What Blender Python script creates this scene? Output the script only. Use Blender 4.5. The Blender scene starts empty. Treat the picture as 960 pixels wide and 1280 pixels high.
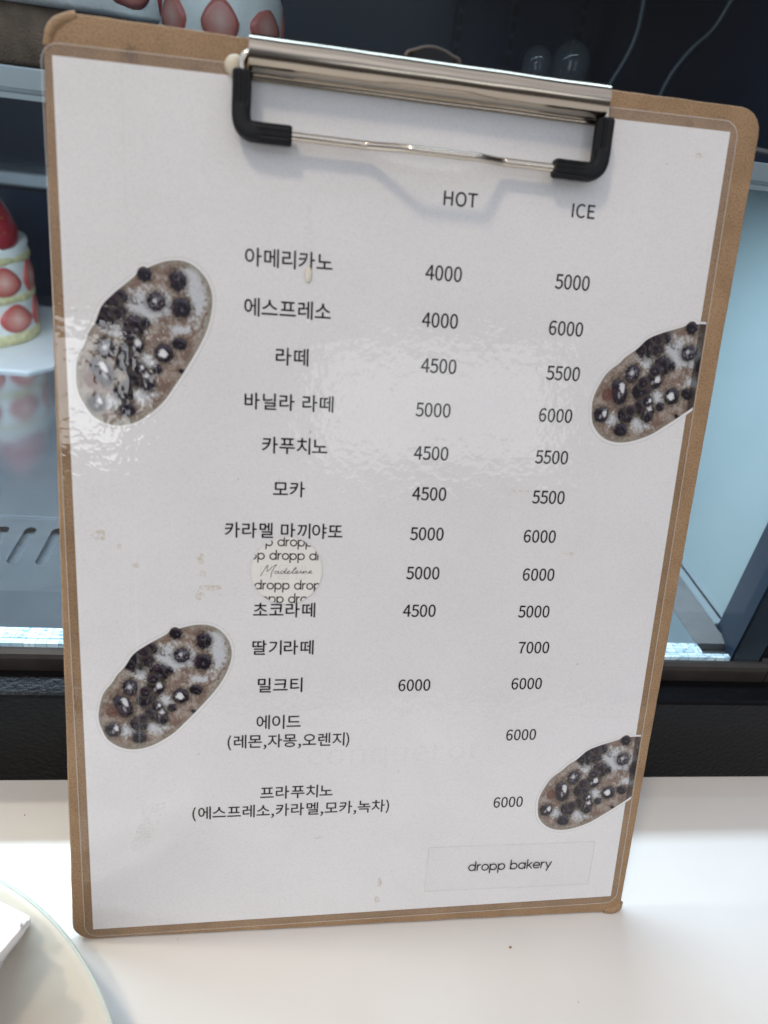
# -*- coding: utf-8 -*-
import bpy, bmesh, math, random
from mathutils import Vector, Matrix, noise

random.seed(7)
scn = bpy.context.scene
col = scn.collection
MM = 0.001
R = math.radians

# ------------------------------------------------------------------ camera
cam = bpy.data.cameras.new('camera')
cam.sensor_fit = 'HORIZONTAL'
cam.sensor_width = 36.0
cam.lens = 878.31 / 960 * 36.0
cam.clip_start = 0.01
cam.clip_end = 100
cam_o = bpy.data.objects.new('camera', cam)
col.objects.link(cam_o)
RT = Matrix(((0.98892488, 0.04831803, 0.14033156),
             (-0.0925375, -0.53849882, 0.8375296),
             (0.11603616, -0.8412398, -0.52806365)))
M4 = Matrix.Identity(4)
for i in range(3):
    M4[i][0] = RT[i][0]; M4[i][1] = -RT[i][1]; M4[i][2] = -RT[i][2]
    M4[i][3] = (-39.620615, -149.4400608, 292.4781963)[i] * MM
cam_o.matrix_world = M4
cam.dof.use_dof = True
cam.dof.focus_distance = 0.295
cam.dof.aperture_fstop = 12.0
scn.camera = cam_o

# ------------------------------------------------------------------ world: the dim daylit room round the counter
w = bpy.data.worlds.new('World')
scn.world = w
w.use_nodes = True
wt = w.node_tree
bg = wt.nodes['Background']
tc = wt.nodes.new('ShaderNodeTexCoord')
sp = wt.nodes.new('ShaderNodeSeparateXYZ')
wt.links.new(tc.outputs['Generated'], sp.inputs[0])
mp = wt.nodes.new('ShaderNodeMapRange')
mp.inputs['From Min'].default_value = -1
mp.inputs['From Max'].default_value = 1
wt.links.new(sp.outputs['Z'], mp.inputs['Value'])
cr = wt.nodes.new('ShaderNodeValToRGB')
e = cr.color_ramp.elements
e[0].position = 0.0; e[0].color = (0.10, 0.085, 0.075, 1)
e[1].position = 1.0; e[1].color = (0.87, 0.89, 0.97, 1)
for p, c in ((0.42, (0.11, 0.10, 0.095, 1)), (0.52, (0.15, 0.155, 0.17, 1)), (0.66, (0.24, 0.25, 0.28, 1)), (0.76, (0.93, 0.97, 1.09, 1)), (0.88, (1.06, 1.07, 1.14, 1))):
    n = e.new(p); n.color = c
wt.links.new(mp.outputs['Result'], cr.inputs[0])
nz = wt.nodes.new('ShaderNodeTexNoise')
nz.inputs['Scale'].default_value = 2.2
nz.inputs['Detail'].default_value = 2
wt.links.new(tc.outputs['Generated'], nz.inputs['Vector'])
mr = wt.nodes.new('ShaderNodeMapRange')
mr.inputs['From Min'].default_value = 0.3; mr.inputs['From Max'].default_value = 0.7
mr.inputs['To Min'].default_value = 0.55; mr.inputs['To Max'].default_value = 1.45
wt.links.new(nz.outputs[0], mr.inputs['Value'])
mx = wt.nodes.new('ShaderNodeVectorMath'); mx.operation = 'SCALE'
wt.links.new(cr.outputs[0], mx.inputs[0]); wt.links.new(mr.outputs[0], mx.inputs['Scale'])
wt.links.new(mx.outputs[0], bg.inputs['Color'])
bg.inputs['Strength'].default_value = 0.80

# ------------------------------------------------------------------ lamps
def area_lamp(name, loc, target, sx, sy, power, color, shape='RECTANGLE'):
    l = bpy.data.lights.new(name, 'AREA')
    l.shape = shape; l.size = sx
    if shape in ('RECTANGLE', 'ELLIPSE'): l.size_y = sy
    l.energy = power; l.color = color
    o = bpy.data.objects.new(name, l)
    col.objects.link(o)
    o.location = loc
    d = Vector(target) - Vector(loc)
    o.rotation_euler = d.to_track_quat('-Z', 'Y').to_euler()
    return o
area_lamp('ceiling_lamp', (-0.62, -0.50, 1.75), (0, 0, 0.1), 0.22, 0.22, 8.0, (1.0, 0.80, 0.58), 'DISK')
area_lamp('window_light', (-1.20, -3.0, 0.98), (0, 0.05, 0.22), 1.05, 0.50, 9.5, (0.93, 0.97, 1.0))
area_lamp('window_light', (0.78, -3.0, 0.98), (0, 0.05, 0.22), 1.15, 0.56, 3.6, (0.93, 0.97, 1.0))
area_lamp('case_light_and_fill', (-0.17, 0.20, 0.264), (-0.17, 0.205, 0.0), 0.62, 0.03, 3.0, (0.74, 0.88, 1.0))
area_lamp('case_light_and_fill', (-0.15, 0.16, 0.418), (-0.15, 0.22, 0.0), 0.62, 0.03, 0.6, (0.70, 0.86, 1.0))  # added fill lamp, unseen under the case top, brightens the upper cakes
sl = bpy.data.lights.new('case_spot', 'SPOT')
sl.energy = 4.0; sl.color = (1.0, 0.80, 0.56); sl.shadow_soft_size = 0.016; sl.spot_size = R(52); sl.spot_blend = 0.5
so = bpy.data.objects.new('case_spot', sl); col.objects.link(so)
so.location = (-0.38, 0.15, 0.415)
so.rotation_euler = (Vector((-0.10, -0.07, 0)) - so.location).to_track_quat('-Z', 'Y').to_euler()

# ------------------------------------------------------------------ colour management
scn.view_settings.view_transform = 'Standard'
scn.view_settings.look = 'None'
scn.view_settings.exposure = 0.0
scn.view_settings.gamma = 1.0
scn.cycles.transparent_max_bounces = 24
scn.cycles.max_bounces = 10
scn.cycles.caustics_reflective = False
scn.cycles.caustics_refractive = False

# ------------------------------------------------------------------ materials
class NT:
    def __init__(self, name):
        self.m = bpy.data.materials.new(name)
        self.m.use_nodes = True
        self.t = self.m.node_tree
        self.t.nodes.clear()
        self.out = self.t.nodes.new('ShaderNodeOutputMaterial')
    def n(self, typ, **kw):
        nd = self.t.nodes.new(typ)
        for k, v in kw.items():
            if k in nd.inputs: self.set(nd.inputs[k], v)
            else: setattr(nd, k, v)
        return nd
    def set(self, sock, v):
        if hasattr(v, 'is_output') or isinstance(v, bpy.types.NodeSocket): self.t.links.new(v, sock)
        elif isinstance(v, (tuple, list)) and len(v) == 3 and sock.type == 'RGBA': sock.default_value = (*v, 1)
        else: sock.default_value = v
    def coord(self, scale=(1, 1, 1)):
        c = self.n('ShaderNodeTexCoord')
        m = self.n('ShaderNodeMapping')
        self.t.links.new(c.outputs['Object'], m.inputs['Vector'])
        m.inputs['Scale'].default_value = scale
        return m.outputs[0]
    def noise(self, vec, scale, detail=4, rough=0.6):
        nd = self.n('ShaderNodeTexNoise')
        self.t.links.new(vec, nd.inputs['Vector'])
        nd.inputs['Scale'].default_value = scale; nd.inputs['Detail'].default_value = detail
        nd.inputs['Roughness'].default_value = rough
        return nd.outputs[0]
    def ramp(self, fac, stops):
        nd = self.n('ShaderNodeValToRGB')
        self.t.links.new(fac, nd.inputs[0])
        el = nd.color_ramp.elements
        el[0].position, el[0].color = stops[0][0], (*stops[0][1], 1)
        el[1].position, el[1].color = stops[-1][0], (*stops[-1][1], 1)
        for p, c in stops[1:-1]:
            x = el.new(p); x.color = (*c, 1)
        return nd.outputs[0]
    def math(self, op, a, b=0.0):
        nd = self.n('ShaderNodeMath', operation=op)
        self.set(nd.inputs[0], a); self.set(nd.inputs[1], b)
        return nd.outputs[0]
    def mixc(self, fac, a, b, blend='MIX'):
        nd = self.n('ShaderNodeMix', data_type='RGBA', blend_type=blend)
        self.set(nd.inputs[0], fac); self.set(nd.inputs[6], a); self.set(nd.inputs[7], b)
        return nd.outputs[2]
    def bump(self, h, strength=0.3, dist=0.001, normal=None):
        nd = self.n('ShaderNodeBump')
        nd.inputs['Strength'].default_value = strength; nd.inputs['Distance'].default_value = dist
        self.t.links.new(h, nd.inputs['Height'])
        if normal is not None: self.t.links.new(normal, nd.inputs['Normal'])
        return nd.outputs[0]
    def pbsdf(self, color, rough=0.5, metal=0.0, normal=None, **kw):
        b = self.n('ShaderNodeBsdfPrincipled')
        self.set(b.inputs['Base Color'], color); self.set(b.inputs['Roughness'], rough)
        b.inputs['Metallic'].default_value = metal
        if normal is not None: self.t.links.new(normal, b.inputs['Normal'])
        for k, v in kw.items(): self.set(b.inputs[k.replace('_', ' ')], v)
        return b
    def done(self, shader):
        self.t.links.new(shader.outputs[0], self.out.inputs['Surface'])
        return self.m

def plain(name, color, rough=0.5, metal=0.0, var=0.12, scale=60.0, bump=0.0, **kw):
    k = NT(name); v = k.coord()
    f = k.noise(v, scale)
    c = k.ramp(f, [(0.3, tuple(x * (1 - var) for x in color)), (0.7, tuple(min(1, x * (1 + var)) for x in color))])
    nrm = k.bump(k.noise(v, scale * 8), 1.0, bump) if bump else None
    return k.done(k.pbsdf(c, rough, metal, nrm, **kw))

def mat_kraft():
    k = NT('kraft_hardboard'); v = k.coord()
    a = k.noise(v, 55, 5); fine = k.noise(v, 1700, 3, 0.7); fib = k.noise(k.coord((1, 3.0, 1)), 700, 2)
    c = k.ramp(a, [(0.28, (0.285, 0.175, 0.090)), (0.5, (0.365, 0.230, 0.122)), (0.75, (0.435, 0.283, 0.158))])
    c = k.mixc(0.6, c, k.ramp(fine, [(0.36, (0.32, 0.28, 0.25)), (0.53, (1, 1, 1)), (0.72, (1.15, 1.12, 1.08))]), 'MULTIPLY')
    spk = k.ramp(k.noise(k.coord((1, 1.6, 1)), 520, 2, 0.5), [(0.70, (1, 1, 1)), (0.76, (0.35, 0.28, 0.24))])
    c = k.mixc(0.8, c, spk, 'MULTIPLY')
    # worn and greasy spots near the top edge
    ob = k.n('ShaderNodeTexCoord').outputs['Object']
    for px, py, r, s in ((-87.5, 304, 3.2, 0.55), (-70, 302.5, 3.2, 0.3), (-95, 301, 2, 0.25), (98, 290, 5, 0.22), (86, 306, 2.0, 0.3), (103, -1, 4, 0.2)):
        d = k.n('ShaderNodeVectorMath', operation='DISTANCE')
        k.t.links.new(ob, d.inputs[0]); d.inputs[1].default_value = (px * MM, py * MM, 0)
        dd = k.math('ADD', d.outputs['Value'], k.math('MULTIPLY', k.math('SUBTRACT', k.noise(v, 400, 2), 0.5), 0.004))
        m = k.n('ShaderNodeMapRange'); m.interpolation_type = 'SMOOTHSTEP'
        k.set(m.inputs['Value'], dd); m.inputs['From Min'].default_value = 0.25 * r * MM; m.inputs['From Max'].default_value = r * MM
        m.inputs['To Min'].default_value = s; m.inputs['To Max'].default_value = 0
        c = k.mixc(m.outputs[0], c, (0.10, 0.06, 0.035))
    return k.done(k.pbsdf(c, 0.62, 0, k.bump(fine, 0.5, 0.00008)))

def mat_paper():
    k = NT('printer_paper'); v = k.coord()
    a = k.noise(v, 18, 3); f = k.noise(v, 1500, 2, 0.6)
    c = k.ramp(a, [(0.3, (0.79, 0.785, 0.80)), (0.7, (0.84, 0.84, 0.855))])
    c = k.mixc(0.5, c, k.ramp(f, [(0.3, (0.84, 0.84, 0.84)), (0.55, (1, 1, 1))]), 'MULTIPLY')
    s = k.ramp(k.noise(v, 520, 2, 0.5), [(0.745, (1, 1, 1)), (0.80, (0.72, 0.69, 0.65))])
    c = k.mixc(1.0, c, s, 'MULTIPLY')
    return k.done(k.pbsdf(c, 0.75))

def clear_film(name, bump_strength, rough, haze, tint=(0.985, 0.985, 0.98), crease=False, ior=1.5, gloss=1.0, bscale=170):
    k = NT(name); v = k.coord()
    h = k.math('ADD', k.noise(v, bscale, 2, 0.5), k.math('MULTIPLY', k.noise(v, bscale * 3.2, 1, 0.5), 0.35))
    if crease:
        sx = k.n('ShaderNodeSeparateXYZ')
        k.t.links.new(k.n('ShaderNodeTexCoord').outputs['Object'], sx.inputs[0])
        d = k.math('ABSOLUTE', k.math('SUBTRACT', sx.outputs[0], 0.0192))
        r = k.n('ShaderNodeMapRange'); k.set(r.inputs['Value'], d)
        r.inputs['From Min'].default_value = 0; r.inputs['From Max'].default_value = 0.0006
        r.inputs['To Min'].default_value = 2.6; r.inputs['To Max'].default_value = 0
        h = k.math('ADD', h, r.outputs[0])
    nrm = k.bump(h, 1.0, bump_strength)
    fr = k.n('ShaderNodeFresnel'); fr.inputs['IOR'].default_value = ior
    k.t.links.new(nrm, fr.inputs['Normal'])
    front = k.math('SUBTRACT', 1.0, k.n('ShaderNodeNewGeometry').outputs['Backfacing'])
    fac = k.math('MULTIPLY', k.math('MULTIPLY', fr.outputs[0], front), gloss)
    tr = k.n('ShaderNodeBsdfTransparent'); k.set(tr.inputs[0], tint)
    df = k.n('ShaderNodeBsdfDiffuse'); k.set(df.inputs[0], (0.8, 0.78, 0.78))
    m1 = k.n('ShaderNodeMixShader'); m1.inputs[0].default_value = haze
    k.t.links.new(tr.outputs[0], m1.inputs[1]); k.t.links.new(df.outputs[0], m1.inputs[2])
    gl = k.n('ShaderNodeBsdfGlossy'); gl.inputs['Roughness'].default_value = rough
    k.t.links.new(nrm, gl.inputs['Normal'])
    m2 = k.n('ShaderNodeMixShader'); k.t.links.new(fac, m2.inputs[0])
    k.t.links.new(m1.outputs[0], m2.inputs[1]); k.t.links.new(gl.outputs[0], m2.inputs[2])
    return k.done(m2)

def mat_see_through(name, color, alpha, noisy=False):
    k = NT(name)
    tr = k.n('ShaderNodeBsdfTransparent'); df = k.n('ShaderNodeBsdfDiffuse'); k.set(df.inputs[0], color)
    m = k.n('ShaderNodeMixShader')
    if noisy:
        f = k.ramp(k.noise(k.coord(), 900, 4, 0.7), [(0.42, (0, 0, 0)), (0.62, (alpha,) * 3)])
        k.t.links.new(f, m.inputs[0])
    else: m.inputs[0].default_value = alpha
    k.t.links.new(tr.outputs[0], m.inputs[1]); k.t.links.new(df.outputs[0], m.inputs[2])
    return k.done(m)

def mat_print():
    k = NT('bread_photo_print')
    a = k.n('ShaderNodeAttribute', attribute_name='print')
    f = k.noise(k.coord(), 1900, 2, 0.6)
    c = k.mixc(0.5, a.outputs['Color'], k.ramp(f, [(0.3, (0.7, 0.7, 0.7)), (0.7, (1.2, 1.2, 1.2))]), 'MULTIPLY')
    return k.done(k.pbsdf(c, 0.6, Specular_IOR_Level=0.05))

def mat_steel(name, color, rough, scale=(1, 1, 1), s=300, var=0.06):
    k = NT(name); f = k.noise(k.coord(scale), s, 3)
    r = k.ramp(f, [(0.3, (rough * 0.7,) * 3), (0.7, (rough * 1.4,) * 3)])
    c = k.ramp(k.noise(k.coord(), 90, 3), [(0.3, tuple(x * (1 - var) for x in color)), (0.7, color)])
    return k.done(k.pbsdf(c, r, 1.0, k.bump(f, 0.6, 0.00003)))

def mat_counter():
    k = NT('white_counter_top'); v = k.coord()
    c = k.ramp(k.noise(v, 9, 4), [(0.3, (0.725, 0.71, 0.685)), (0.7, (0.775, 0.765, 0.745))])
    spk = k.ramp(k.noise(v, 240, 2, 0.4), [(0.78, (1, 1, 1)), (0.84, (0.80, 0.77, 0.72))])
    c = k.mixc(1.0, c, spk, 'MULTIPLY')
    return k.done(k.pbsdf(c, k.ramp(k.noise(v, 30, 4), [(0.3, (0.17,) * 3), (0.7, (0.26,) * 3)]), 0, k.bump(k.noise(v, 35, 2), 1.0, 0.00025)))

def mat_black_paint():
    k = NT('black_textured_paint'); v = k.coord()
    h = k.noise(v, 430, 2, 0.5)
    return k.done(k.pbsdf((0.005, 0.005, 0.006), 0.32, 0, k.bump(h, 0.9, 0.0004), Specular_IOR_Level=0.10))

def mat_led():
    k = NT('led_strip_face')
    br = k.n('ShaderNodeTexBrick')
    k.t.links.new(k.coord((1, 1, 1)), br.inputs['Vector'])
    br.offset = 0.0; br.inputs['Scale'].default_value = 95; br.inputs['Mortar Size'].default_value = 0.018
    br.inputs['Color1'].default_value = (0.80, 0.92, 1.0, 1); br.inputs['Color2'].default_value = (0.42, 0.58, 0.68, 1)
    br.inputs['Mortar'].default_value = (0.26, 0.40, 0.50, 1)
    dots = k.ramp(k.noise(k.coord((1, 1, 1)), 460, 0, 0.3), [(0.26, (0.45, 0.52, 0.58)), (0.36, (1, 1, 1))])
    c = k.mixc(1.0, br.outputs[0], dots, 'MULTIPLY')
    b = k.pbsdf(c, 0.3, 0, None)
    k.t.links.new(c, b.inputs['Emission Color']); b.inputs['Emission Strength'].default_value = 0.42
    return k.done(b)

def mat_strawberry(cut=False):
    k = NT('strawberry_slice_flesh' if cut else 'strawberry_skin'); v = k.coord()
    vo = k.n('ShaderNodeTexVoronoi'); k.t.links.new(v, vo.inputs['Vector']); vo.inputs['Scale'].default_value = 210
    if cut:
        ln = k.n('ShaderNodeVectorMath', operation='LENGTH')
        mp_ = k.n('ShaderNodeMapping'); k.t.links.new(v, mp_.inputs[0]); mp_.inputs['Scale'].default_value = (60, 8, 60)
        k.t.links.new(mp_.outputs[0], ln.inputs[0])
        c = k.ramp(k.math('ADD', ln.outputs['Value'], k.math('MULTIPLY', k.noise(v, 160, 2), 0.3)), [(0.15, (0.74, 0.46, 0.38)), (0.5, (0.62, 0.24, 0.19)), (0.95, (0.44, 0.05, 0.045))])
        return k.done(k.pbsdf(c, 0.35))
    c = k.ramp(vo.outputs['Distance'], [(0.10, (0.42, 0.22, 0.06)), (0.2, (0.26, 0.012, 0.02)), (0.7, (0.30, 0.02, 0.03))])
    return k.done(k.pbsdf(c, 0.28, 0, k.bump(vo.outputs['Distance'], 0.5, 0.0006)))

MAT = dict(
    kraft=mat_kraft(), paper=mat_paper(), print=mat_print(),
    pouch=clear_film('clear_laminate', 0.00014, 0.03, 0.006, crease=True, ior=1.58),
    glass=clear_film('display_glass', 0.0, 0.0, 0.004, tint=(0.93, 0.965, 0.98), gloss=0.55),
    ink=plain('black_ink', (0.008, 0.008, 0.010), 0.7, Specular_IOR_Level=0.0),
    soft_ink=plain('grey_black_ink', (0.035, 0.035, 0.037), 0.7, Specular_IOR_Level=0.1),
    sticker_ink=plain('brown_black_ink', (0.022, 0.016, 0.015), 0.7, Specular_IOR_Level=0.1),
    sticker=plain('ivory_sticker_paper', (0.80, 0.79, 0.75), 0.5, 0, 0.02),
    ghost=mat_see_through('show_through', (0.55, 0.60, 0.62), 0.07),
    watermark=mat_see_through('paper_watermark', (0.60, 0.55, 0.53), 0.05, True),
    label=mat_see_through('clear_label', (0.80, 0.80, 0.78), 0.05),
    label_edge=mat_see_through('clear_label_edge', (0.45, 0.45, 0.44), 0.22),
    halo=plain('cut_photo_border', (0.78, 0.78, 0.77), 0.7, 0, 0.02),
    halo_edge=mat_see_through('cut_photo_edge', (0.50, 0.47, 0.42), 0.20),
    stain=mat_see_through('brown_stain', (0.56, 0.42, 0.20), 0.32, True),
    scuff=mat_see_through('white_scuff', (0.87, 0.86, 0.84), 0.15, True),
    pouch_edge=mat_see_through('cut_film_edge', (0.80, 0.78, 0.75), 0.45),
    glue=plain('dried_drip', (0.78, 0.73, 0.62), 0.2, 0, 0.06),
    steel=mat_steel('nickel_plated_steel', (0.49, 0.43, 0.355), 0.14, (0.05, 1, 1), 500),
    wire=mat_steel('nickel_wire', (0.66, 0.60, 0.52), 0.17),
    dark_steel=mat_steel('tarnished_steel', (0.11, 0.09, 0.075), 0.38),
    rubber=plain('black_rubber', (0.006, 0.007, 0.009), 0.55, 0, 0.2, 300, 0.00005, Specular_IOR_Level=0.3),
    ivory=plain('ivory_plastic', (0.72, 0.64, 0.50), 0.35),
    counter=mat_counter(), black=mat_black_paint(),
    brown_black=plain('worn_black_metal', (0.035, 0.030, 0.028), 0.42, 0, 0.25, 60, 0.00005, Specular_IOR_Level=0.3),
    smooth_black=plain('smooth_black_metal', (0.008, 0.009, 0.012), 0.4, Specular_IOR_Level=0.25),
    blue_black=plain('dark_blue_frame', (0.020, 0.034, 0.055), 0.35),
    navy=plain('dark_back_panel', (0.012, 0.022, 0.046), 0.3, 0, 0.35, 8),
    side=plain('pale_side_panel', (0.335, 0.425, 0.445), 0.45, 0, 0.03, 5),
    tray_bed=plain('grey_tray_bed', (0.085, 0.095, 0.105), 0.45),
    grey_gasket=plain('grey_gasket', (0.20, 0.20, 0.205), 0.5),
    tray=plain('brushed_tray_steel', (0.52, 0.56, 0.60), 0.13, 0.86, 0.10, 40),
    alu=plain('aluminium_trim', (0.50, 0.56, 0.60), 0.38, 0.6, 0.05, 20),
    led=mat_led(),
    shelf=plain('dark_glass_shelf', (0.020, 0.034, 0.056), 0.12, 0, 0.2, 12),
    cream=plain('whipped_cream', (0.80, 0.79, 0.74), 0.5, 0, 0.04, 50, 0.00030),
    sponge=plain('yellow_sponge', (0.62, 0.55, 0.30), 0.9, 0, 0.22, 200, 0.0006),
    choc=plain('brown_sponge', (0.26, 0.18, 0.125), 0.9, 0, 0.25, 160, 0.0006),
    berry=mat_strawberry(), slice=mat_strawberry(True),
    dark_berry=plain('dark_berry', (0.10, 0.028, 0.045), 0.5, 0, 0.3, 80),
    leaf=plain('strawberry_leaf', (0.08, 0.2, 0.04), 0.5),
    card=plain('white_cake_card', (0.80, 0.81, 0.82), 0.45, 0, 0.02),
    plate=plain('cream_glazed_ceramic', (0.56, 0.52, 0.445), 0.18, 0, 0.05, 30, 0.00002),
    rim=plain('grey_glaze_rim', (0.50, 0.55, 0.50), 0.2, 0, 0.1),
    napkin=plain('white_paper_napkin', (0.82, 0.80, 0.79), 0.85, 0, 0.03, 120, 0.00015),
    crumb=plain('brown_crumb', (0.30, 0.19, 0.09), 0.9),
    strip=plain('reflection_strip_tone', (0.030, 0.040, 0.047), 0.5),
    reflection_glass=clear_film('reflection_dome_glass', 0.0, 0.02, 0.03, tint=(0.8, 0.86, 0.88), gloss=0.4),
)

# ------------------------------------------------------------------ object helpers
def obj(name, mesh, mat=None, parent=None, loc=(0, 0, 0), rot=(0, 0, 0), smooth=False):
    if mat is not None and not mesh.materials: mesh.materials.append(mat)
    if smooth:
        for p in mesh.polygons: p.use_smooth = True
    o = bpy.data.objects.new(name, mesh)
    col.objects.link(o)
    if parent: o.parent = parent
    o.location = loc; o.rotation_euler = rot
    return o
def tag(o, label, cat, group=None, kind=None):
    if label: o['label'] = label
    if cat: o['category'] = cat
    if group: o['group'] = group
    if kind: o['kind'] = kind
    return o
def thing(name, label, cat, loc=(0, 0, 0), rot=(0, 0, 0), group=None):
    o = bpy.data.objects.new(name, None)
    o.empty_display_size = 0.02
    col.objects.link(o)
    o.location = loc; o.rotation_euler = rot
    return tag(o, label, cat, group)
def mesh_from(name, verts, faces, mm=True):
    me = bpy.data.meshes.new(name)
    s = MM if mm else 1
    me.from_pydata([(x * s, y * s, z * s) for x, y, z in verts], [], faces)
    me.update()
    return me
def bm_mesh(bm, name, recalc=True):
    if recalc: bmesh.ops.recalc_face_normals(bm, faces=bm.faces)
    me = bpy.data.meshes.new(name); bm.to_mesh(me); bm.free()
    return me
def box(name, x0, x1, y0, y1, z0, z1, bev=0.0):
    bm = bmesh.new()
    bmesh.ops.create_cube(bm, size=1)
    for v in bm.verts:
        v.co = Vector(((x0 if v.co.x < 0 else x1), (y0 if v.co.y < 0 else y1), (z0 if v.co.z < 0 else z1))) * MM
    if bev: bmesh.ops.bevel(bm, geom=bm.edges[:], offset=bev * MM, segments=2, affect='EDGES')
    return bm_mesh(bm, name)
def prism(name, outline, z0, z1, bev=0.0):
    """outline in mm in XY, extruded z0..z1"""
    bm = bmesh.new()
    lo = [bm.verts.new((x * MM, y * MM, z0 * MM)) for x, y in outline]
    hi = [bm.verts.new((x * MM, y * MM, z1 * MM)) for x, y in outline]
    n = len(outline)
    top = bm.faces.new(hi); bm.faces.new(lo[::-1])
    for i in range(n): bm.faces.new((lo[i], lo[(i + 1) % n], hi[(i + 1) % n], hi[i]))
    if bev: bmesh.ops.bevel(bm, geom=list(top.edges), offset=bev * MM, segments=2, affect='EDGES')
    return bm_mesh(bm, name)
def extrude_x(name, prof, x0, x1):
    """profile of (y,z) in mm, closed, extruded along x"""
    n = len(prof)
    vs = [(x0, y, z) for y, z in prof] + [(x1, y, z) for y, z in prof]
    fs = [(i, (i + 1) % n, n + (i + 1) % n, n + i) for i in range(n)] + [tuple(range(n))[::-1], tuple(range(n, 2 * n))]
    me = mesh_from(name, vs, fs)
    bm = bmesh.new(); bm.from_mesh(me); bpy.data.meshes.remove(me)
    return bm_mesh(bm, name)
def lathe(name, prof, seg=64, wob=None):
    bm = bmesh.new(); rings = []
    for r, z in prof:
        rings.append([bm.verts.new(((r + (wob(i, z) if wob else 0)) * math.cos(2 * math.pi * i / seg) * MM, (r + (wob(i, z) if wob else 0)) * math.sin(2 * math.pi * i / seg) * MM, z * MM)) for i in range(seg)])
    for a, b in zip(rings, rings[1:]):
        for i in range(seg): bm.faces.new((a[i], a[(i + 1) % seg], b[(i + 1) % seg], b[i]))
    bm.faces.new(rings[0][::-1]); bm.faces.new(rings[-1])
    return bm_mesh(bm, name)
def tube(bm, pts, r, seg=14, caps=True):
    """round tube through points (mm)"""
    pts = [Vector(p) for p in pts]
    rings = []; up = None
    for i, p in enumerate(pts):
        d = (pts[min(i + 1, len(pts) - 1)] - pts[max(i - 1, 0)]).normalized()
        if up is None:
            up = d.orthogonal().normalized()
        up = (up - d * up.dot(d)).normalized()
        s = d.cross(up)
        rr = r[i] if isinstance(r, (list, tuple)) else r
        rings.append([bm.verts.new((p + (up * math.cos(2 * math.pi * j / seg) + s * math.sin(2 * math.pi * j / seg)) * rr) * MM) for j in range(seg)])
    for a, b in zip(rings, rings[1:]):
        for j in range(seg): bm.faces.new((a[j], a[(j + 1) % seg], b[(j + 1) % seg], b[j]))
    if caps: bm.faces.new(rings[0][::-1]); bm.faces.new(rings[-1])
def smooth_path(pts, k=8):
    P = [Vector(p) for p in pts]; out = []
    for i in range(len(P) - 1):
        a, b, c, d = P[max(i - 1, 0)], P[i], P[i + 1], P[min(i + 2, len(P) - 1)]
        for j in range(k):
            t = j / k
            out.append(0.5 * ((2 * b) + (c - a) * t + (2 * a - 5 * b + 4 * c - d) * t * t + (3 * b - a - 3 * c + d) * t ** 3))
    out.append(P[-1]); return out
def rounded_rect(x0, x1, y0, y1, r, n=6):
    out = []
    rs = r if isinstance(r, (list, tuple)) else (r,) * 4      # br, tr, tl, bl
    for (cx, cy, a0), q in zip(((x1, y0, -90), (x1, y1, 0), (x0, y1, 90), (x0, y0, 180)), rs):
        ccx = cx - q if cx == x1 else cx + q; ccy = cy - q if cy == y1 else cy + q
        for i in range(n + 1):
            a = R(a0 + 90 * i / n); out.append((ccx + q * math.cos(a), ccy + q * math.sin(a)))
    return out

# ------------------------------------------------------------------ counter
ZC = -1.0
ct = obj('counter', box('counter', -900, 900, -500, 760, ZC - 30, ZC, 2), MAT['counter'])
tag(ct, 'white glossy counter top carrying the clipboard and the plate', 'counter', kind='structure')

# ------------------------------------------------------------------ display case
case = thing('display_case', 'black framed glass pastry display case standing behind the clipboard', 'display case', (0, 0, 0))
XL, XR = -620, 222
obj('base_panel', extrude_x('base_panel', [(70, ZC), (70, 53), (70.6, 54.2), (72, 54.6), (84, 54.8), (84, ZC)], XL, 262), MAT['black'], case)
obj('bottom_rail', extrude_x('bottom_rail', [(84.3, 40), (84.3, 61.5), (85, 63.6), (87, 64.6), (89, 64), (103.5, 48.5), (103.5, 40)], XL, 203.5), MAT['brown_black'], case)
obj('front_glass', box('front_glass', XL, 203.5, 104.6, 108.6, 46.6, 424), MAT['glass'], case)
obj('corner_post', prism('corner_post', [(203.2, 109.2), (222, 109.2), (222, 137), (210.8, 137)], 44, 424, 0), MAT['blue_black'], case)
obj('side_frame', box('side_frame', 204, 262, 92, 109, ZC, 424, 0.8), MAT['smooth_black'], case)
obj('rail_end', box('rail_end', 204, 262, 84.5, 91.7, ZC, 64.5, 0.6), MAT['brown_black'], case)
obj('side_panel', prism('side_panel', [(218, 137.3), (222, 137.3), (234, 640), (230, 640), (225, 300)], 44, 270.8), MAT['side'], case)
obj('shaded_side_panel', prism('shaded_side_panel', [(219.3, 137.3), (222, 137.3), (234, 640), (230, 640), (225, 300)], 280.2, 424), MAT['navy'], case)  # same wall as below; the shade above the shelf is painted dark
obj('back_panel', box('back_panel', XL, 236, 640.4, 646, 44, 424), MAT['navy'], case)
obj('top_panel', box('top_panel', XL, 262, 92, 646, 424.4, 436), MAT['smooth_black'], case)
obj('tray_bed', box('tray_bed', XL, 223, 109, 640, 20, 42), MAT['tray_bed'], case)
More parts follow.
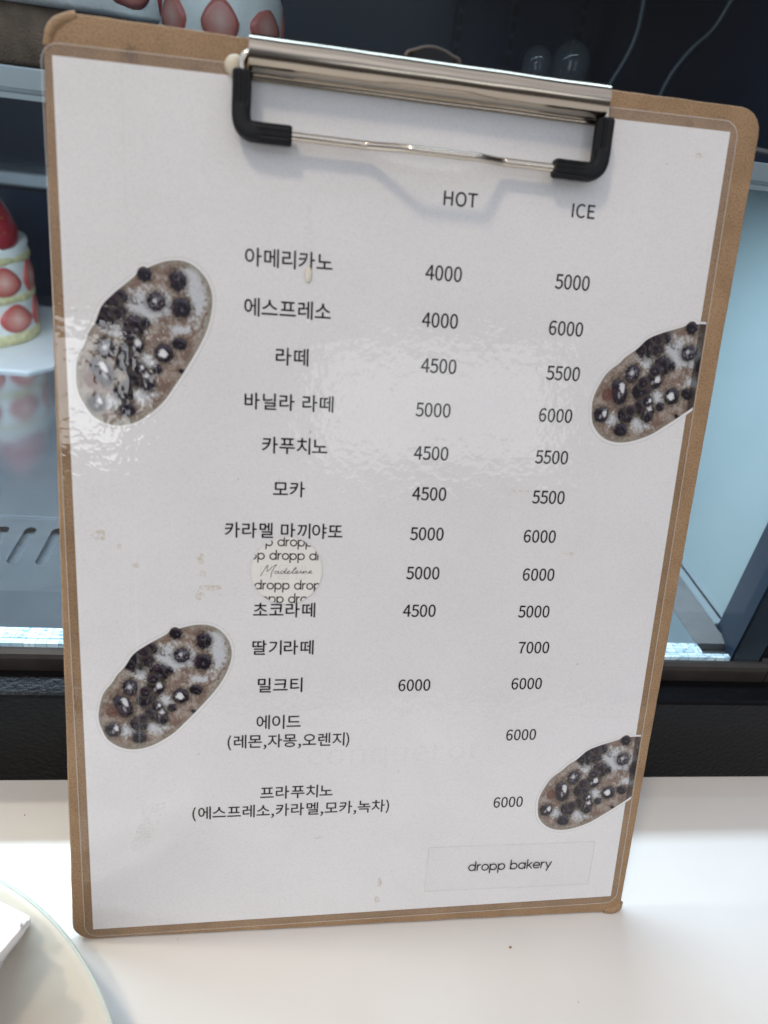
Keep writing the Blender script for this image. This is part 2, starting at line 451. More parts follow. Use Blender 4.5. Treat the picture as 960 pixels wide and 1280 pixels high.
# front tray sheet with long slots
def poly_sheet(name, contours, z):
    cu = bpy.data.curves.new(name, 'CURVE'); cu.dimensions = '2D'; cu.fill_mode = 'BOTH'
    for c in contours:
        s = cu.splines.new('POLY'); s.points.add(len(c) - 1); s.use_cyclic_u = True
        for p, q in zip(s.points, c): p.co = (q[0], q[1], 0, 1)
    o = bpy.data.objects.new(name, cu); col.objects.link(o)
    me = bpy.data.meshes.new_from_object(o.evaluated_get(bpy.context.evaluated_depsgraph_get()))
    bpy.data.objects.remove(o); bpy.data.curves.remove(cu)
    me.transform(Matrix.Translation((0, 0, z * MM)) @ Matrix.Diagonal((MM, MM, MM, 1)))
    me.name = name
    return me
holes = []
for k in range(-29, 24):
    x = -183.8 + 14.8 * k
    if -612 < x < 180 : holes.append(rounded_rect(x - 3.2, x + 3.2, 171, 206, 3.15, 6)[::-1])
obj('slotted_tray', poly_sheet('slotted_tray', [[(XL, 121), (189, 121), (189, 215.6), (XL, 215.6)]] + holes, 46), MAT['tray'], case)
obj('rear_tray', box('rear_tray', XL, 189, 216, 640, 44, 46.9, 0.3), MAT['tray'], case)
obj('floor_gasket', box('floor_gasket', 189.3, 208.6, 121, 640, 40, 46.2), MAT['grey_gasket'], case)
fr = obj('floor_trim', box('floor_trim', 208.9, 232, 137.4, 640, 40, 46.8, 0.4), MAT['alu'], case)
obj('groove', box('groove', 214.2, 215.6, 137.6, 640, 46.82, 47.0), MAT['smooth_black'], fr)
obj('led_strip_and_reflection', box('led_strip_and_reflection', XL, 189, 113.6, 120.4, 44, 46.6), MAT['led'], case)
obj('led_strip_and_reflection', box('led_strip_and_reflection', XL, 203, 109.0, 111.9, 44, 47.2), MAT['led'], case)  # front row stands in for the LED strip's reflection in the glass
# upper shelf
sh = obj('upper_shelf', box('upper_shelf', XL, 219, 129.6, 520, 274.2, 279, 0.3), MAT['shelf'], case)
obj('shelf_edge', extrude_x('shelf_edge', [(124, 279.8), (124.8, 280), (129.3, 280), (129.3, 271.0), (124.6, 271.0), (124.6, 272.6), (125.4, 273.0), (125.4, 273.8), (124, 274.2)], XL, 219), MAT['alu'], sh)
obj('shelf_light', box('shelf_light', XL, 215, 285, 315, 266, 273.8, 1), MAT['alu'], sh)
obj('rear_ledge', extrude_x('rear_ledge', [(606, 171.5), (607, 173), (640, 173.6), (640, 160), (609, 159.6), (606, 162)], XL, 215), MAT['alu'], case)
for x in (99, 150, 214):
    up = obj('shelf_upright', box('shelf_upright', x - 3.2, x + 3.2, 632, 640, 180, 424, 0.6), MAT['blue_black'], case)
    bm = bmesh.new()
    for k in range(11):
        z = 284 + k * 13
        for s in (-1.3, 1.3):
            vs = [bm.verts.new(((x + dx) * MM, 631.6 * MM, (z + dz) * MM)) for dx, dz in ((s - .6, 0), (s + .6, 0), (s + .6, 9), (s - .6, 9))]
            bm.faces.new(vs)
    obj('slots', bm_mesh(bm, 'slots'), MAT['smooth_black'], up)

# ------------------------------------------------------------------ cakes in the case
def strawberry(name, h, r, parent=None, loc=(0, 0, 0), rot=(0, 0, 0), mat='berry'):
    prof = [(0.05, 0)] + [(r * math.sin(math.pi * (0.5 + 0.5 * t) ** 1.0) ** 0.8 * (1 if t > 0 else 1) if False else r * (1 - t ** 2.2) ** 0.75 * (0.86 + 0.14 * min(1, t * 5)), h * t) for t in [i / 14 for i in range(15)]]
    prof[-1] = (0.15, h)
    return obj(name, lathe(name, prof, 24), MAT[mat], parent, loc, rot, True)
def slice_mesh(wd, ht):
    pts = []
    for i in range(28):
        a = 2 * math.pi * i / 28
        x = math.sin(a); z = math.cos(a)
        z2 = z * (1.0 if z < 0 else 1.0)
        wid = (1 - 0.34 * max(0, z)) if z > 0 else 1.0
        pts.append((x * wid * wd / 2, z2 * ht / 2))
    bm = bmesh.new()
    f = [bm.verts.new((x * MM, -1.6 * MM, z * MM)) for x, z in pts]
    g = [bm.verts.new((x * 0.72 * MM, -2.6 * MM, z * 0.72 * MM)) for x, z in pts]
    b = [bm.verts.new((x * MM, 3 * MM, z * MM)) for x, z in pts]
    n = len(pts)
    for i in range(n):
        j = (i + 1) % n
        bm.faces.new((f[i], f[j], g[j], g[i])); bm.faces.new((b[i], b[j], f[j], f[i]))
    bm.faces.new(g); bm.faces.new(b[::-1])
    return bm_mesh(bm, 'strawberry_slice')
def add_slices(cake, r, z, wd, ht, count, a0):
    me = slice_mesh(wd, ht)
    for k in range(count):
        a = a0 + 2 * math.pi * k / count
        o = obj('strawberry_slice', me, MAT['slice'], cake, (r * math.sin(a) * MM, -r * math.cos(a) * MM, z * MM), (0, 0.12 * math.sin(k * 2.3), a), True).scale = (1 + .12 * math.sin(k * 1.7), 1, 1 + .08 * math.cos(k * 2.9))
def wobf(amp, fr):
    return lambda i, z: amp * noise.noise(Vector((math.cos(i * .0982) * fr, math.sin(i * .0982) * fr, z * .12)))

card = obj('cake_card', prism('cake_card', [(-76, -86), (68, -86), (84, -66), (84, 70), (68, 86), (-76, 86), (-88, 70), (-88, -66)], 0, 2.2, 0.4), MAT['card'], None, (-0.323, 0.513, 0.0471))
tag(card, 'white cake card with cut corners under the strawberry cake on the steel tray', 'cake card')
ck = thing('strawberry_cake', 'round strawberry cream cake with yellow sponge bands on the white card', 'cake', (-0.322, 0.512, 0.0495))
obj('cream_body', lathe('cream_body', [(0.5, 0.2), (48, 0.2), (49, 1.5), (49, 78), (49.6, 81), (49, 83.6), (46, 85), (43, 83), (0.5, 82.5)], 64, wobf(0.9, 3)), MAT['cream'], ck, smooth=True)
def band(name, r, z0, z1, mat, parent):
    return obj(name, lathe(name, [(r - 3, z0), (r, z0 + .4), (r + .5, (z0 + z1) / 2), (r, z1 - .4), (r - 3, z1)], 64, wobf(1.1, 5)), mat, parent, smooth=True)
band('sponge_layer', 49.6, 0.3, 10.5, MAT['sponge'], ck)
band('sponge_layer', 49.4, 36, 43, MAT['sponge'], ck)
band('sponge_layer', 49.2, 68, 75, MAT['sponge'], ck)
add_slices(ck, 47.4, 22.8, 29, 27, 9, 0.36)
add_slices(ck, 47.4, 54.8, 28, 27, 9, 0.22)
strawberry('top_strawberry', 56, 25, ck, (0.026, -0.012, 0.080), (0.06, -0.12, 0))
strawberry('top_strawberry', 42, 20, ck, (-0.026, 0.006, 0.079), (-0.1, -0.1, 0))

ch = thing('chocolate_cake', 'round brown sponge cake with white cream and strawberries on the upper shelf', 'cake', (-0.158, 0.204, 0.2792))
obj('brown_sponge', lathe('brown_sponge', [(0.5, 0), (55, 0), (56, 1.5), (56, 17), (55, 19), (0.5, 19)], 72, wobf(1.0, 5)), MAT['choc'], ch, smooth=True)
obj('cream_top', lathe('cream_top', [(0.5, 19.3), (55, 19.1), (57.6, 18.4), (58.6, 20.5), (57.8, 30), (57.5, 44), (54, 48), (0.5, 48)], 72, lambda i, z: 1.2 * noise.noise(Vector((i * .5, z * .2, 3)))), MAT['cream'], ch, smooth=True)
add_slices(ch, 56.4, 30.5, 26, 20, 9, 0.42)
c3 = thing('strawberry_cake', 'small cream cake with strawberry slices far back on the upper shelf beside the brown cake', 'cake', (-0.092, 0.372, 0.2792))
obj('cream_body', lathe('cream_body', [(0.5, 0), (36, 0), (37, 2), (37, 38), (35, 42), (0.5, 42)], 48, wobf(1, 4)), MAT['cream'], c3, smooth=True)
band('sponge_layer', 37.3, 0.4, 9, MAT['choc'], c3)
add_slices(c3, 35.2, 26, 21, 21, 8, 0.1)

# added domes on the upper shelf, standing in for soft reflections in the glass
for (x, y, h, r, lab) in ((86, 300, 35, 8, 'smaller of two added dim domes imitating reflections in the case glass'), (107, 306, 40, 10.5, 'larger of two added dim domes imitating reflections in the case glass')):
    t = thing('reflection_dome', lab, 'glass dome', (x * MM, y * MM, 0.2792), group='added domes imitating reflections')
    obj('dome', lathe('dome', [(r, 3)] + [(r, 3 + (h - r - 3) * i / 3) for i in range(1, 4)] + [(r * math.cos(R(a)), h - r + r * math.sin(R(a))) for a in (20, 40, 60, 75, 86)], 32), MAT['reflection_glass'], t, smooth=True)
    obj('foot', lathe('foot', [(0.4, 0), (r + 2, 0), (r + 2, 1.5), (r - 1, 2.8), (0.4, 2.8)], 32), MAT['alu'], t, smooth=True)

# added curved tubes imitating pale reflections in the glass at the upper right
for pts, lab in (([(156, 300, 280.4), (159, 300, 290), (163.7, 300, 308.7), (171.5, 300, 322.3), (181, 300, 333.4), (187, 300, 350)], 'added curved strip imitating a reflection in the glass, the one nearer the side panel'),
                 ([(124, 300, 280.4), (129, 300, 298), (135.2, 300, 313.1), (138, 300, 324.6), (137.8, 300, 335.3), (136, 300, 350)], 'added curved strip imitating a reflection in the glass, the one nearer the domes')):
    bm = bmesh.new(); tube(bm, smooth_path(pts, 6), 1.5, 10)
    tag(obj('reflection_strip', bm_mesh(bm, 'reflection_strip'), MAT['strip'], smooth=True), lab, 'strip', 'added strips imitating glass reflections')

# ------------------------------------------------------------------ clipboard
LEAN = R(18.871); YAW = R(1.004)
cb = thing('clipboard', 'brown hardboard clipboard with a metal wire clip leaning on the glass case', 'clipboard', (0, 0, 0), (math.pi / 2 - LEAN, 0, YAW))
W2, BH = 111.5, 313.0
def board_mesh():
    out = []
    # corners: bottom right knocked blunt, others cut round
    base = rounded_rect(-W2, W2, 0, BH, (3.5, 7.5, 7.0, 7.0), 5)
    n = len(base)
    for i in range(n):
        a = Vector(base[i]); b = Vector(base[(i + 1) % n]); k = max(1, int((b - a).length / 5))
        for j in range(k): out.append(a.lerp(b, j / k))
    res = []
    for p in out:
        d = noise.noise(Vector((p.x * .09, p.y * .09, 1.7))) * 0.35 + noise.noise(Vector((p.x * .5, p.y * .5, 5))) * 0.12
        c = Vector((0, BH / 2)); res.append((p.x + (0.6 * d if abs(p.x) > W2 - 8 else 0), p.y + (d if (p.y < 8 or p.y > BH - 8) else 0)))
    bm = bmesh.new()
    zs = (-3.0, -0.5, 0.0); ins = (0, 0, 0.45)
    rings = []
    for z, q in zip(zs, ins):
        rings.append([bm.verts.new((x * (1 - q / W2) * MM, (BH / 2 + (y - BH / 2) * (1 - q * 2 / BH)) * MM, z * MM)) for x, y in res])
    n = len(res)
    for a, b in zip(rings, rings[1:]):
        for i in range(n): bm.faces.new((a[i], a[(i + 1) % n], b[(i + 1) % n], b[i]))
    bm.faces.new(rings[-1]); bm.faces.new(rings[0][::-1])
    return bm_mesh(bm, 'board')
board = obj('board', board_mesh(), MAT['kraft'], cb)
# lifted fibre fold at the top left corner and the crushed bottom right corner
def lump(name, pts, r, parent, mat):
    bm = bmesh.new(); tube(bm, smooth_path(pts, 5), r if not isinstance(r, list) else r, 10)
    return obj(name, bm_mesh(bm, name), mat, parent, smooth=True)
lump('frayed_corner', [(-110.6, 303.8, -.7), (-109.2, 308.2, -.3), (-106, 311.2, -.4), (-102.6, 312.6, -.8)], 1.35, board, MAT['kraft'])
lump('crushed_corner', [(104.5, 0.6, -1.3), (107.5, 0.7, -.6), (110.2, 1.8, -.6), (111.2, 4.2, -1.3)], 1.7, board, MAT['kraft'])

clip = obj('clip', bpy.data.meshes.new('clip'), None, cb)
def clip_mesh():
    prof = []
    cy, cz, r = 307.3, 4.9, 4.7
    for a in range(-62, 213, 11):
        prof.append((cy + r * math.cos(R(a)) , cz + r * math.sin(R(a))))
    prof += [(303.0, 1.5), (302.3, 0.95), (301.7, 1.05)]
    th = 0.7; inner = []
    for i, (y, z) in enumerate(prof):
        p0 = Vector(prof[max(0, i - 1)]); p1 = Vector(prof[min(len(prof) - 1, i + 1)])
        d = (p1 - p0).normalized(); nn = Vector((-d.y, d.x)); inner.append((y + nn.x * th, z + nn.y * th))
    loop = prof + inner[::-1]
    n = len(loop); vs = []; fs = []
    xs = [-54.2 + 108.6 * i / 40 for i in range(41)]
    for x in xs:
        for y, z in loop:
            b = 0.10 * noise.noise(Vector((x * .06, y * .2, z * .2)))
            vs.append((x, y + b, z + b))
    for s in range(40):
        for i in range(n):
            fs.append((s * n + i, s * n + (i + 1) % n, (s + 1) * n + (i + 1) % n, (s + 1) * n + i))
    m = len(prof)
    for base in (0, 40 * n):
        for i in range(m - 1):
            fs.append((base + i, base + i + 1, base + n - 2 - i, base + n - 1 - i))
    me = mesh_from('clip', vs, fs)
    bm = bmesh.new(); bm.from_mesh(me); bpy.data.meshes.remove(me)
    return bm_mesh(bm, 'clip')
clip.data = clip_mesh(); clip.data.materials.append(MAT['steel'])
for p in clip.data.polygons: p.use_smooth = True
try: clip.data.set_sharp_from_angle(angle=R(50))
except Exception: pass
# wire bail
ZB = 5.0
XA, XB, YB = -56.1, 55.2, 286.8
bz = 7.4
path = [(-49, 307, 5.2), (-53, 307.2, 5.3), (-55.2, 306.4, 5.4), (-56.1, 303.8, 5.2), (XA, 299, 5.1), (XA, 293, ZB), (XA, 289.6, ZB), (-55.2, 287.6, ZB), (-53.2, YB, ZB)]
path = smooth_path(path, 5)
bot = [(-44, YB, ZB), (-30, YB, ZB), (-21, YB, ZB), (-17.5, YB - .15, ZB + .7), (-7.5, YB - 1.35, ZB + bz - .6), (-4, YB - 1.5, ZB + bz), (4, YB - 1.5, ZB + bz), (11, YB - 1.5, ZB + bz), (14.5, YB - 1.35, ZB + bz - .6), (22.5, YB - .15, ZB + .6), (25.5, YB, ZB), (34, YB, ZB), (44, YB, ZB)]
bot = smooth_path(bot, 5)
path2 = [(52.3, YB, ZB), (54.3, 287.6, ZB), (XB, 289.6, ZB), (XB, 293, ZB), (XB, 299, 5.1), (55.2, 303.8, 5.2), (54.6, 306.2, 5.4), (52.6, 307.2, 5.3), (49, 307, 5.2)]
path2 = smooth_path(path2, 5)
bm = bmesh.new(); tube(bm, path + bot + path2, 1.25, 16)
bail = obj('wire_bail', bm_mesh(bm, 'wire_bail'), MAT['wire'], clip, smooth=True)
def rubber(sx, x0):
    bm = bmesh.new()
    pts = [(x0, 302.4, 5.2), (x0, 301.8, 5.2), (x0, 296, 5.1), (x0, 290.8, ZB), (x0 - sx * .7, 288.3, ZB), (x0 - sx * 2.2, YB + .25, ZB), (x0 - sx * 4.5, YB, ZB), (x0 - sx * 14.2, YB, ZB), (x0 - sx * 14.9, YB, ZB)]
    pts = [Vector(p) for p in pts[:2]] + smooth_path(pts[1:-1], 5)[1:] + [Vector(pts[-1])]
    seg = 40; rings = []; up = None
    tot = len(pts)
    acc = [0.0]
    for a, b in zip(pts, pts[1:]): acc.append(acc[-1] + (b - a).length)
    for i, p in enumerate(pts):
        d = (pts[min(i + 1, tot - 1)] - pts[max(i - 1, 0)]).normalized()
        s = Vector((0, 0, 1)); s = (s - d * s.dot(d)).normalized(); q = d.cross(s)
        L = acc[-1]; end = min(acc[i], L - acc[i])
        ribbed = end < 9.5
        ring = []
        for j in range(seg):
            a = 2 * math.pi * j / seg
            # squarish section with lengthwise ribs near both ends
            cx, cs = math.cos(a), math.sin(a)
            sq = (abs(cx) ** 3.2 + abs(cs) ** 3.2) ** (-1 / 3.2)
            rr = 2.72 * min(sq, 1.16) * (1 - 0.12 * (end < 0.3))
            if ribbed and j % 3 == 0: rr -= 0.38
            ring.append(bm.verts.new((p + s * cx * rr + q * cs * rr) * MM))
        rings.append(ring)
    for a, b in zip(rings, rings[1:]):
        for j in range(seg): bm.faces.new((a[j], a[(j + 1) % seg], b[(j + 1) % seg], b[j]))
    bm.faces.new(rings[0][::-1]); bm.faces.new(rings[-1])
    return bm_mesh(bm, 'rubber_corner')
for s, x in ((-1, XA), (1, XB)):
    obj('rubber_corner', rubber(s, x), MAT['rubber'], clip)
# hanging loop at the back of the clip
bm = bmesh.new()
tube(bm, smooth_path([(-9.4, 310.6, 4.2), (-8.4, 313.2, 4.2), (-6.6, 313.9, 4.3), (-3.6, 315.0, 4.4), (-.6, 315.3, 4.5), (2.6, 314.7, 4.4), (5.2, 313.7, 4.3), (7.2, 313.0, 4.2), (7.8, 310.6, 4.2)], 5), 0.75, 10)
obj('hanging_loop', bm_mesh(bm, 'hanging_loop'), MAT['dark_steel'], clip, smooth=True)
obj('loop_plate', prism('loop_plate', [(-8, 310.5), (7, 310.5), (5, 313.3), (2.6, 314.6), (-.6, 315.2), (-3.6, 314.9), (-6.4, 313.7)], 4.6, 5.2), MAT['smooth_black'], clip)
obj('rivet', lathe('rivet', [(0.2, 0.05), (3.0, 0.05), (3.1, 1.0), (2.5, 2.1), (1.2, 2.6), (0.2, 2.7)], 24), MAT['ivory'], clip, (-58.4 * MM, 304.8 * MM, 0), smooth=True)

# ------------------------------------------------------------------ laminated menu sheet held by the clip
PX0 = (7.6 * math.cos(R(1)) - 4.4 * math.sin(R(1)) - W2, 7.6 * math.sin(R(1)) + 4.4 * math.cos(R(1)))
sheet = thing('menu_sheet', 'laminated white drinks menu with bread photos under the clip of the clipboard', 'menu')
cbm = Matrix.Rotation(YAW, 4, 'Z') @ Matrix.Rotation(math.pi / 2 - LEAN, 4, 'X')
sheet.matrix_world = cbm @ Matrix.Translation((PX0[0] * MM, PX0[1] * MM, 0)) @ Matrix.Rotation(R(1.0), 4, 'Z')
obj('laminate_pouch', prism('laminate_pouch', rounded_rect(-3.0, 212.6, -3.1, 300.2, 5.0, 6), 0.06, 0.52), MAT['pouch'], sheet)
paper = obj('paper', prism('paper', [(0, 0), (210, 0), (210, 297), (0, 297)], 0.12, 0.22), MAT['paper'], sheet)

